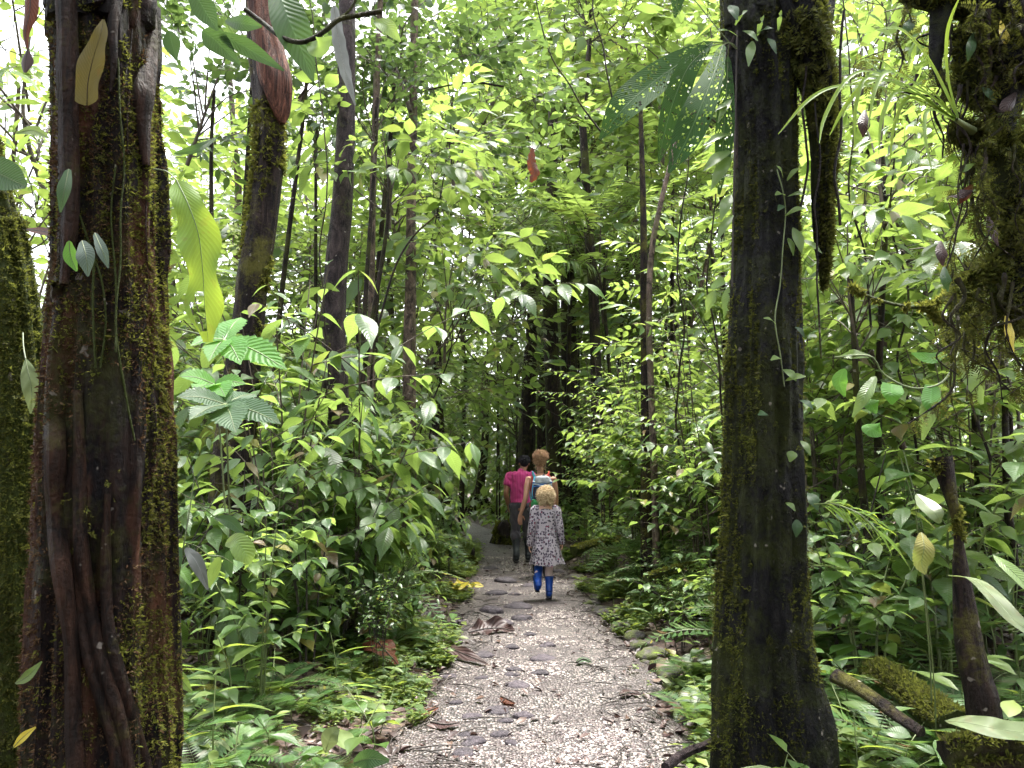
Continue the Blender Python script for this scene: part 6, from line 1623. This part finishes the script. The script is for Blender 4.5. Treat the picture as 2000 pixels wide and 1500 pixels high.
def woman():
    p = at(1057, 1125, 10.4); b = np.array([p[0], 10.4, .02])
    t = thing('person', 'woman with curly reddish blonde updo, bare arms and a blue and white backpack', 'person', b)
    sk = skin_mat('skin_light_tan', (.46, .24, .16))
    hc = np.array([-.012, .02, 1.50]); ls, rs = np.array([-.158, 0, 1.285]), np.array([.165, 0, 1.285])
    le, lw = np.array([-.205, -.07, 1.02]), np.array([-.275, -.04, .80]); re, rw = np.array([.205, .02, 1.02]), np.array([.20, .12, .80])
    lh, rh = np.array([-.08, 0, .85]), np.array([.08, 0, .85])
    lk, rk = np.array([-.075, .08, .46]), np.array([.07, .02, .46]); la, ra = np.array([-.07, .02, .13]), np.array([.06, -.12, .13])
    g = Geo(); loft(g, torso_rows((.86, 1.02, 1.18, 1.29, 1.36), (.155, .118, .142, .16), 1.0, 0, .01))
    limb(g, [[0, -.01, 1.29], [-.005, .0, 1.36], [-.01, .01, 1.44]], [.062, .044, .044]); head(g, hc, .93)
    for s, e, w, sd in ((ls, le, lw, -1), (rs, re, rw, 1)):
        limb(g, [s, (s + e) / 2 + [.006 * sd, 0, 0], e, e * .6 + w * .4, w], [.046, .041, .034, .033, .022], 12, 20)
        hand(g, w, (w - e) + np.array([.05, .02, -.12]), [-sd * .3, .9, 0], [-.9 * sd, .2, .1], .92, .45)
    for h, k, a in ((lh, lk, la), (rh, rk, ra)):
        limb(g, [h, (h + k) / 2, k, (k * .6 + a * .4) - [0, .012, 0], a], [.088, .072, .050, .050, .034], 12, 22)
        limb(g, [a - [0, .03, .03], a + [0, .08, -.05], a + [0, .14, -.07]], [.034, .031, .024], 10, 10)
    fuse(g, 'body', sk, t, .0075)
    eyes(hc, .93, t)
    hm = hair_mat('hair_red_blonde', (.22, .115, .07), (.62, .40, .25))
    g = Geo(); ell(g, hc + [0, -.02, .03], (.078, .09, .086), 18); ell(g, hc + [0, -.055, .0], (.064, .05, .066), 16); ell(g, hc + [.015, -.05, .085], (.062, .06, .05), 16)
    hr = fuse(g, 'hair', hm, t, .008)
    r = np.random.default_rng(3)
    g = curls(r, hc + [.012, -.045, .078], (.070, .06, .048), 620, .048, .007, .0023, -.5, .8, .1, .8, 2.2)
    g.join(curls(r, hc + [0, -.03, .02], (.074, .084, .078), 420, .034, .005, .0022, -.6, .2, -.3, .12, 1.5))
    g.join(curls(r, hc + [0, -.05, -.06], (.05, .035, .03), 26, .06, .006, .0032, -.9, .1, .8, .3, 2))
    obj('hair_curls', g.mesh('hair_curls', hm), hr)
    # sleeveless top with its red shoulder
    g = Geo(); loft(g, [(x, y, z, rx * 1.05, ry * 1.08) for x, y, z, rx, ry in torso_rows((.88, 1.02, 1.18, 1.26, 1.3), (.155, .126, .146, .125))[1:-1]], 26, 22)
    for q in (-1, 1): limb(g, [[q * .10, -.07, 1.20], [q * .108, -.02, 1.315], [q * .10, .06, 1.24]], [.03, .022, .03], 10, 12)
    fuse(g, 'top', cloth_mat('top_red', (.40, .045, .05)), t, .008)
    g = Geo(); loft(g, [(0, 0, .78, .11, .09), (0, 0, .86, .168, .12), (0, 0, .94, .150, .108)], 24, 12)
    for h, k, a in ((lh, lk, la), (rh, rk, ra)):
        limb(g, [h + [0, 0, .02], (h + k) / 2, k, k * .62 + a * .38], [.100, .086, .066, .064], 16, 22)
    fuse(g, 'trousers', cloth_mat('trousers_black', (.026, .024, .03), wr=14), t, .009, 1, .009)
    rub = plain('rubber_dark', (.018, .017, .018), .35, 30, .3)
    for k, a, q in ((lk, la, 0), (rk, ra, 1)):
        g = Geo(); F = boot(g, a, (-.05 + .1 * q, 1, 0), 1.05, .0 if q == 0 else .45, [a * .7 + k * .3, k * .68 + a * .32], (.050, .062), .245)
        bt = fuse(g, 'boot', rub, t, .008)
        obj('sole', sole(F, 1.03).mesh('sole', plain('sole_dark', (.02, .016, .014), .7)), bt)
    # necklace cord on the nape
    g = Geo(); a = np.linspace(0, 6.28, 25); tube(g, np.stack([.062 * np.cos(a) - .003, -.005 + .06 * np.sin(a), 1.335 + .02 * np.sin(a) * -1], -1), .003, 5)
    obj('necklace', g.mesh('necklace', plain('cord_dark', (.10, .03, .03), .5)), t)
    return t, b

def rbox(g, c, s, r=.25, n=18, k=14, taper=0):
    """a soft cornered upright block"""
    c = np.asarray(c, float); a = np.linspace(0, 2 * np.pi, n * 2, endpoint=False)
    e = 2 / (1 + r * 4)
    se = lambda v, p: np.sign(v) * np.abs(v) ** p
    rows = []
    ph = np.linspace(-np.pi / 2, np.pi / 2, k)
    V = []
    for q in ph:
        cz = se(np.sin(q), .45); cr = se(np.cos(q), .45); tp = 1 - taper * (cz * .5 + .5)
        V.append(np.stack([c[0] + s[0] * cr * tp * se(np.cos(a), .5), c[1] + s[1] * cr * tp * se(np.sin(a), .5), np.full(n * 2, c[2] + s[2] * cz)], -1))
    g.add(np.concatenate(V), grid_quads(k, n * 2, True))

def backpack(b):
    t = thing('backpack', 'small blue, white and grey backpack worn on the curly haired walker', 'backpack', b)
    B = Geo(); rbox(B, (.015, -.165, 1.13), (.125, .075, .185), taper=.12)
    navy = plain('pack_navy', (.030, .040, .085), .6, 20, .3); grey = plain('pack_grey', (.33, .35, .40), .6, 20, .3); blue = plain('pack_blue', (.05, .16, .50), .55)
    light = plain('pack_light_blue', (.10, .42, .62), .6); white = plain('pack_white', (.62, .64, .68), .6, 20, .2); red = plain('pack_red', (.50, .04, .035), .6); black = plain('pack_black', (.02, .02, .025), .5)
    obj('bag', B.mesh('bag', navy), t)
    g = Geo(); rbox(g, (.015, -.185, 1.26), (.118, .072, .055), taper=.25); obj('lid', g.mesh('lid', grey), t)
    g = Geo(); rbox(g, (.02, -.235, 1.07), (.092, .035, .10), taper=.1); obj('pocket', g.mesh('pocket', navy), t)
    for z, w_, m in ((1.215, .011, blue), (1.195, .008, white), (1.17, .007, blue), (1.235, .008, white)):
        x = np.linspace(-.115, .14, 24); g = Geo()
        P = np.stack([x, -.245 + .35 * (x - .01) ** 2 * 8 * .5, z + .012 * np.sin(x * 26 + z * 40)], -1); tube(g, P, w_, 6, side=(0, 0, 1), R2=.004)
        obj('trim', g.mesh('trim', m), t)
    for q in (-1, 1):
        g = Geo(); tube(g, catmull(np.array([[q * .095 + .015, -.12, .98], [q * .13 + .01, -.2, 1.06], [q * .12 + .01, -.215, 1.2], [q * .10 + .01, -.19, 1.30]]), 20), .010, 6); obj('piping', g.mesh('piping', light if q < 0 else grey), t)
    for q, m in ((-1, light), (1, red)):
        g = Geo(); P = catmull(np.array([[q * .075, -.125, 1.27], [q * .102, -.06, 1.335], [q * .11, .0, 1.352], [q * .11, .08, 1.30], [q * .12, .12, 1.18], [q * .14, .05, 1.05], [q * .11, -.10, .98]]), 36)
        tube(g, P, .030, 10, side=(0, 0, 1), R2=.010); obj('strap', g.mesh('strap', m), t)
    g = Geo(); tube(g, catmull(np.array([[.02, -.12, 1.285], [.03, -.125, 1.33], [.05, -.12, 1.285]]), 12), .008, 6, side=None); obj('handle', g.mesh('handle', black), t)
    g = Geo(); rbox(g, (.035, -.15, 1.315), (.016, .012, .02)); obj('buckle', g.mesh('buckle', black), t)
    return t
def green_bag(b):
    t = thing('jacket', 'green rolled jacket tied below the blue and white backpack', 'jacket', b)
    g = Geo(); rbox(g, (-.01, -.20, .90), (.125, .06, .095), taper=-.1)
    P = catmull(np.array([[-.11, -.22, .99], [-.02, -.26, .955], [.06, -.25, .91], [.11, -.22, .86]]), 14)
    tube(g, P, np.linspace(.03, .02, 14), 10, cap=True)
    fuse(g, 'cloth', cloth_mat('jacket_green', (.035, .22, .075), wr=9), t, .009)
    g = Geo(); tube(g, catmull(np.array([[-.12, -.16, .99], [-.03, -.25, .985], [.08, -.25, .99], [.12, -.16, 1.0]]), 16), .010, 6); obj('tie', g.mesh('tie', plain('tie_red', (.42, .03, .03), .6)), t)

def child():
    p = ground(1066, 1172); b = np.array([p[0], p[1] - .02, .018])
    t = thing('person', 'blonde child in a long leopard print dress and blue rubber boots, one foot lifted', 'person', b)
    sk = skin_mat('skin_fair', (.58, .34, .25))
    hc = np.array([.005, .015, 1.105]); ls, rs = np.array([-.112, 0, .945]), np.array([.118, 0, .945])
    le, lw = np.array([-.15, -.03, .76]), np.array([-.172, .0, .585]); re, rw = np.array([.155, -.01, .76]), np.array([.178, .03, .60])
    lh, rh = np.array([-.058, 0, .58]), np.array([.058, 0, .58])
    lk, rk = np.array([-.075, .05, .335]), np.array([.038, .03, .315]); la, ra = np.array([-.09, -.115, .165]), np.array([.035, .0, .095])
    g = Geo(); loft(g, torso_rows((.60, .72, .84, .95, 1.0), (.105, .095, .108, .118)))
    limb(g, [[0, -.005, .95], [0, .0, 1.0], [.003, .01, 1.05]], [.05, .038, .040]); head(g, hc, .90)
    for s, e, w, sd in ((ls, le, lw, -1), (rs, re, rw, 1)):
        limb(g, [s, (s + e) / 2, e, e * .6 + w * .4, w], [.034, .030, .026, .025, .018], 10, 18)
        hand(g, w, (w - e) + np.array([0, .02, -.05]), [-sd * .9, .2, 0], [-.1 * sd, .95, .1], .68, .5)
    for h, k, a in ((lh, lk, la), (rh, rk, ra)):
        limb(g, [h, (h + k) / 2, k, k * .6 + a * .4, a], [.060, .052, .038, .038, .026], 10, 20)
    fuse(g, 'body', sk, t, .006)
    eyes(hc, .9, t)
    hm = hair_mat('hair_blonde', (.30, .18, .085), (.86, .70, .46))
    g = Geo(); ell(g, hc + [0, -.02, .025], (.072, .086, .082), 18); ell(g, hc + [0, -.045, -.035], (.056, .05, .056), 16)
    hr = fuse(g, 'hair', hm, t, .007)
    r = np.random.default_rng(5)
    g = curls(r, hc + [0, -.018, .016], (.066, .082, .078), 520, .058, .0085, .0026, -.4, .5, 1.2, .12, 1.8)
    g.join(curls(r, hc + [0, -.045, -.045], (.050, .046, .04), 220, .062, .010, .0024, -.7, .2, 1.3, .25, 1.8))
    obj('hair_curls', g.mesh('hair_curls', hm), hr)
    # dress: fitted top and flared, folded skirt
    dm = dress_mat()
    g = Geo(); n, k = 96, 44
    zz = np.linspace(.985, .365, k)
    rx = np.interp(zz, [.365, .48, .60, .68, .76, .86, .93, .965, .985], [.178, .158, .135, .122, .118, .122, .122, .085, .052])
    ry = np.interp(zz, [.365, .48, .60, .68, .76, .86, .93, .965, .985], [.150, .130, .108, .092, .086, .088, .078, .060, .046])
    a = np.linspace(0, 2 * np.pi, n, endpoint=False)
    fl = np.clip((.70 - zz) / .33, 0, 1)
    rip = 1 + fl[:, None] * (.075 * np.sin(a * 8 + .9 * np.sin(a * 2)) + .05 * np.sin(a * 5 + 1) + .02 * np.sin(a * 17))[None]
    rip = rip + .05 * vnoise(np.cos(a)[None] * 3, np.sin(a)[None] * 3, zz[:, None] * 16, 5) * (.4 + fl[:, None])
    V = np.stack([rx[:, None] * rip * np.cos(a) + .012 * fl[:, None], ry[:, None] * rip * np.sin(a), np.repeat(zz[:, None], n, 1) - .012 * fl[:, None] * np.sin(a * 3)[None]], -1).reshape(-1, 3)
    g.add(V, grid_quads(k, n, True)[:, ::-1])
    # inside of the hem
    I = V[-n:] * [.97, .97, 1]; J = I * [.55, .55, 1] + [0, 0, .16]
    g.add(np.vstack([V[-n:], I, J]), grid_quads(3, n, True)[:, ::-1])
    dr = obj('dress', g.mesh('dress', dm), t)
    for s, e, w, sd in ((ls, le, lw, -1), (rs, re, rw, 1)):
        g = Geo(); limb(g, [s + [-.045 * sd, 0, .004], s + [.0 * sd, 0, .0], (s + e) / 2, e, e * .5 + w * .5, w + (w - e) * .12], [.045, .052, .046, .043, .040, .034], 14, 26)
        obj('sleeve', g.mesh('sleeve', dm), dr)
    g = Geo(); aa = np.linspace(0, 6.28, 30); tube(g, np.stack([.052 * np.cos(aa), .046 * np.sin(aa), .985 + 0 * aa], -1), .009, 8); obj('collar', g.mesh('collar', plain('collar_navy', (.06, .025, .06), .8)), dr)
    g = Geo()
    for h, k, a in ((lh, lk, la), (rh, rk, ra)): limb(g, [h, (h + k) / 2, k, k * .55 + a * .45], [.064, .056, .046, .043], 12, 20)
    fuse(g, 'leggings', cloth_mat('leggings_pink', (.74, .56, .56)), t, .006, 1, .003)
    blue = plain('rubber_blue', (.006, .055, .32), .45, 14, .35)
    for k, a, q in ((lk, la, 0), (rk, ra, 1)):
        g = Geo(); F = boot(g, a, (-.12, 1, 0) if q == 0 else (.05, 1, 0), .86, .95 if q == 0 else .0, [a * .7 + k * .3, a * .38 + k * .62] if q else [a * .6 + k * .4, a * .06 + k * .94], (.041, .050), .185)
        bt = fuse(g, 'boot', blue, t, .006)
        obj('sole', sole(F, .86).mesh('sole', plain('sole_navy', (.012, .016, .035), .6)), bt)
    return t
man(); _t, _b = woman(); backpack(_b); green_bag(_b); child()
# ------------------------------------------------------------------ labels that single out each repeated plant
def zone(px):
    for lim, ph in ((95, 'at the far left edge'), (330, 'around the wide mossy trunk'), (470, 'left of the leaning trunk'), (640, 'right of the leaning trunk'), (790, 'by the slim grey trunk'), (985, 'left of the walkers'),
                    (1110, 'behind the walkers'), (1270, 'right of the walkers'), (1420, 'left of the dark trunk'), (1610, 'behind the dark trunk'), (1800, 'right of the dark trunk')):
        if px < lim: return ph
    return 'near the right edge'
def write_labels():
    by = {}
    for (o, ph, cat, px, py, d, s) in AUTO:
        o['category'] = cat
        o['group'] = {'tree': 'trees of the forest', 'shrub': 'shrubs lining the path', 'fern': 'ferns on the forest floor', 'plant': 'seedlings on the forest floor', 'stone': 'edging stones of the path'}[cat]
        if s == -999: key = ph
        else:
            dep = 'close by' if d < 4.6 else 'nearby' if d < 7.5 else 'midway' if d < 12 else 'far back'
            key = f'{ph} {zone(px)}, {dep}'
        by.setdefault(key, []).append((o, px, py, d))
    ORD = ['first', 'second', 'third', 'fourth', 'fifth', 'sixth', 'seventh', 'eighth', 'ninth', 'tenth', 'eleventh', 'twelfth', 'thirteenth', 'fourteenth', 'fifteenth', 'sixteenth', 'seventeenth', 'eighteenth']
    for key, L in by.items():
        n = len(L)
        if n == 1: L[0][0]['label'] = key
        elif n == 2:
            dx, dy = abs(L[0][1] - L[1][1]), abs(L[0][2] - L[1][2])
            if dy > dx:
                L.sort(key=lambda q: q[2]); L[0][0]['label'] = 'upper ' + key; L[1][0]['label'] = 'lower ' + key
            else:
                L.sort(key=lambda q: q[1]); L[0][0]['label'] = key + ', left one'; L[1][0]['label'] = key + ', right one'
        else:
            st = 'stone' in key
            L.sort(key=lambda q: -q[2] if st else q[1])
            for i, q in enumerate(L):
                o = q[0]
                if st: w_ = 'nearest' if i == 0 else 'farthest' if i == n - 1 else ORD[i] + ' nearest'
                else: w_ = 'leftmost' if i == 0 else 'rightmost' if i == n - 1 else ORD[min(i, 17)] + ' from left'
                o['label'] = f'{w_} {key}' if st or i in (0, n - 1) else f'{key}, {w_}'
write_labels()
# ------------------------------------------------------------------ camera, sky, sun
cam = bpy.data.cameras.new('camera'); co_ = bpy.data.objects.new('camera', cam); COL.objects.link(co_)
cam.sensor_width = 36; cam.lens = FPX / 2000 * 36; cam.clip_end = 600; cam.clip_start = .05
co_.location = (0, 0, CAMH); co_.rotation_euler = (math.pi / 2 + PITCH, 0, 0)
SC.camera = co_
SUN_EL, SUN_AZ = math.radians(76), math.radians(25)      # azimuth measured from +Y towards +X
sl = bpy.data.lights.new('sun', 'SUN'); sl.energy = 2.4; sl.angle = math.radians(14); sl.color = (1, .96, .88)
so = bpy.data.objects.new('sun', sl); COL.objects.link(so)
dv = Vector((math.sin(SUN_AZ) * math.cos(SUN_EL), math.cos(SUN_AZ) * math.cos(SUN_EL), math.sin(SUN_EL)))
so.rotation_euler = dv.to_track_quat('Z', 'Y').to_euler(); so.location = (0, 0, 30)
w = bpy.data.worlds.new('World'); SC.world = w; w.use_nodes = True
t = w.node_tree; bg = t.nodes['Background']
sk = t.nodes.new('ShaderNodeTexSky'); sk.sky_type = 'NISHITA'; sk.sun_disc = False
sk.sun_elevation = SUN_EL; sk.sun_rotation = SUN_AZ; sk.dust_density = 4; sk.air_density = 1.2; sk.ozone_density = 1
hs = t.nodes.new('ShaderNodeHueSaturation'); hs.inputs['Saturation'].default_value = .22
t.links.new(sk.outputs[0], hs.inputs['Color']); t.links.new(hs.outputs[0], bg.inputs[0])
bg.inputs[1].default_value = .15
v = SC.view_settings
v.view_transform = 'Standard'; v.look = 'None'; v.gamma = 1; v.use_curve_mapping = False; v.exposure = 2.5
c = SC.cycles
c.use_denoising = True; c.denoiser = 'OPENIMAGEDENOISE'; c.denoising_input_passes = 'RGB_ALBEDO_NORMAL'
c.max_bounces = 5; c.diffuse_bounces = 4; c.glossy_bounces = 1; c.transmission_bounces = 3; c.transparent_max_bounces = 4
c.sample_clamp_indirect = 6; c.use_adaptive_sampling = True; c.adaptive_threshold = .03
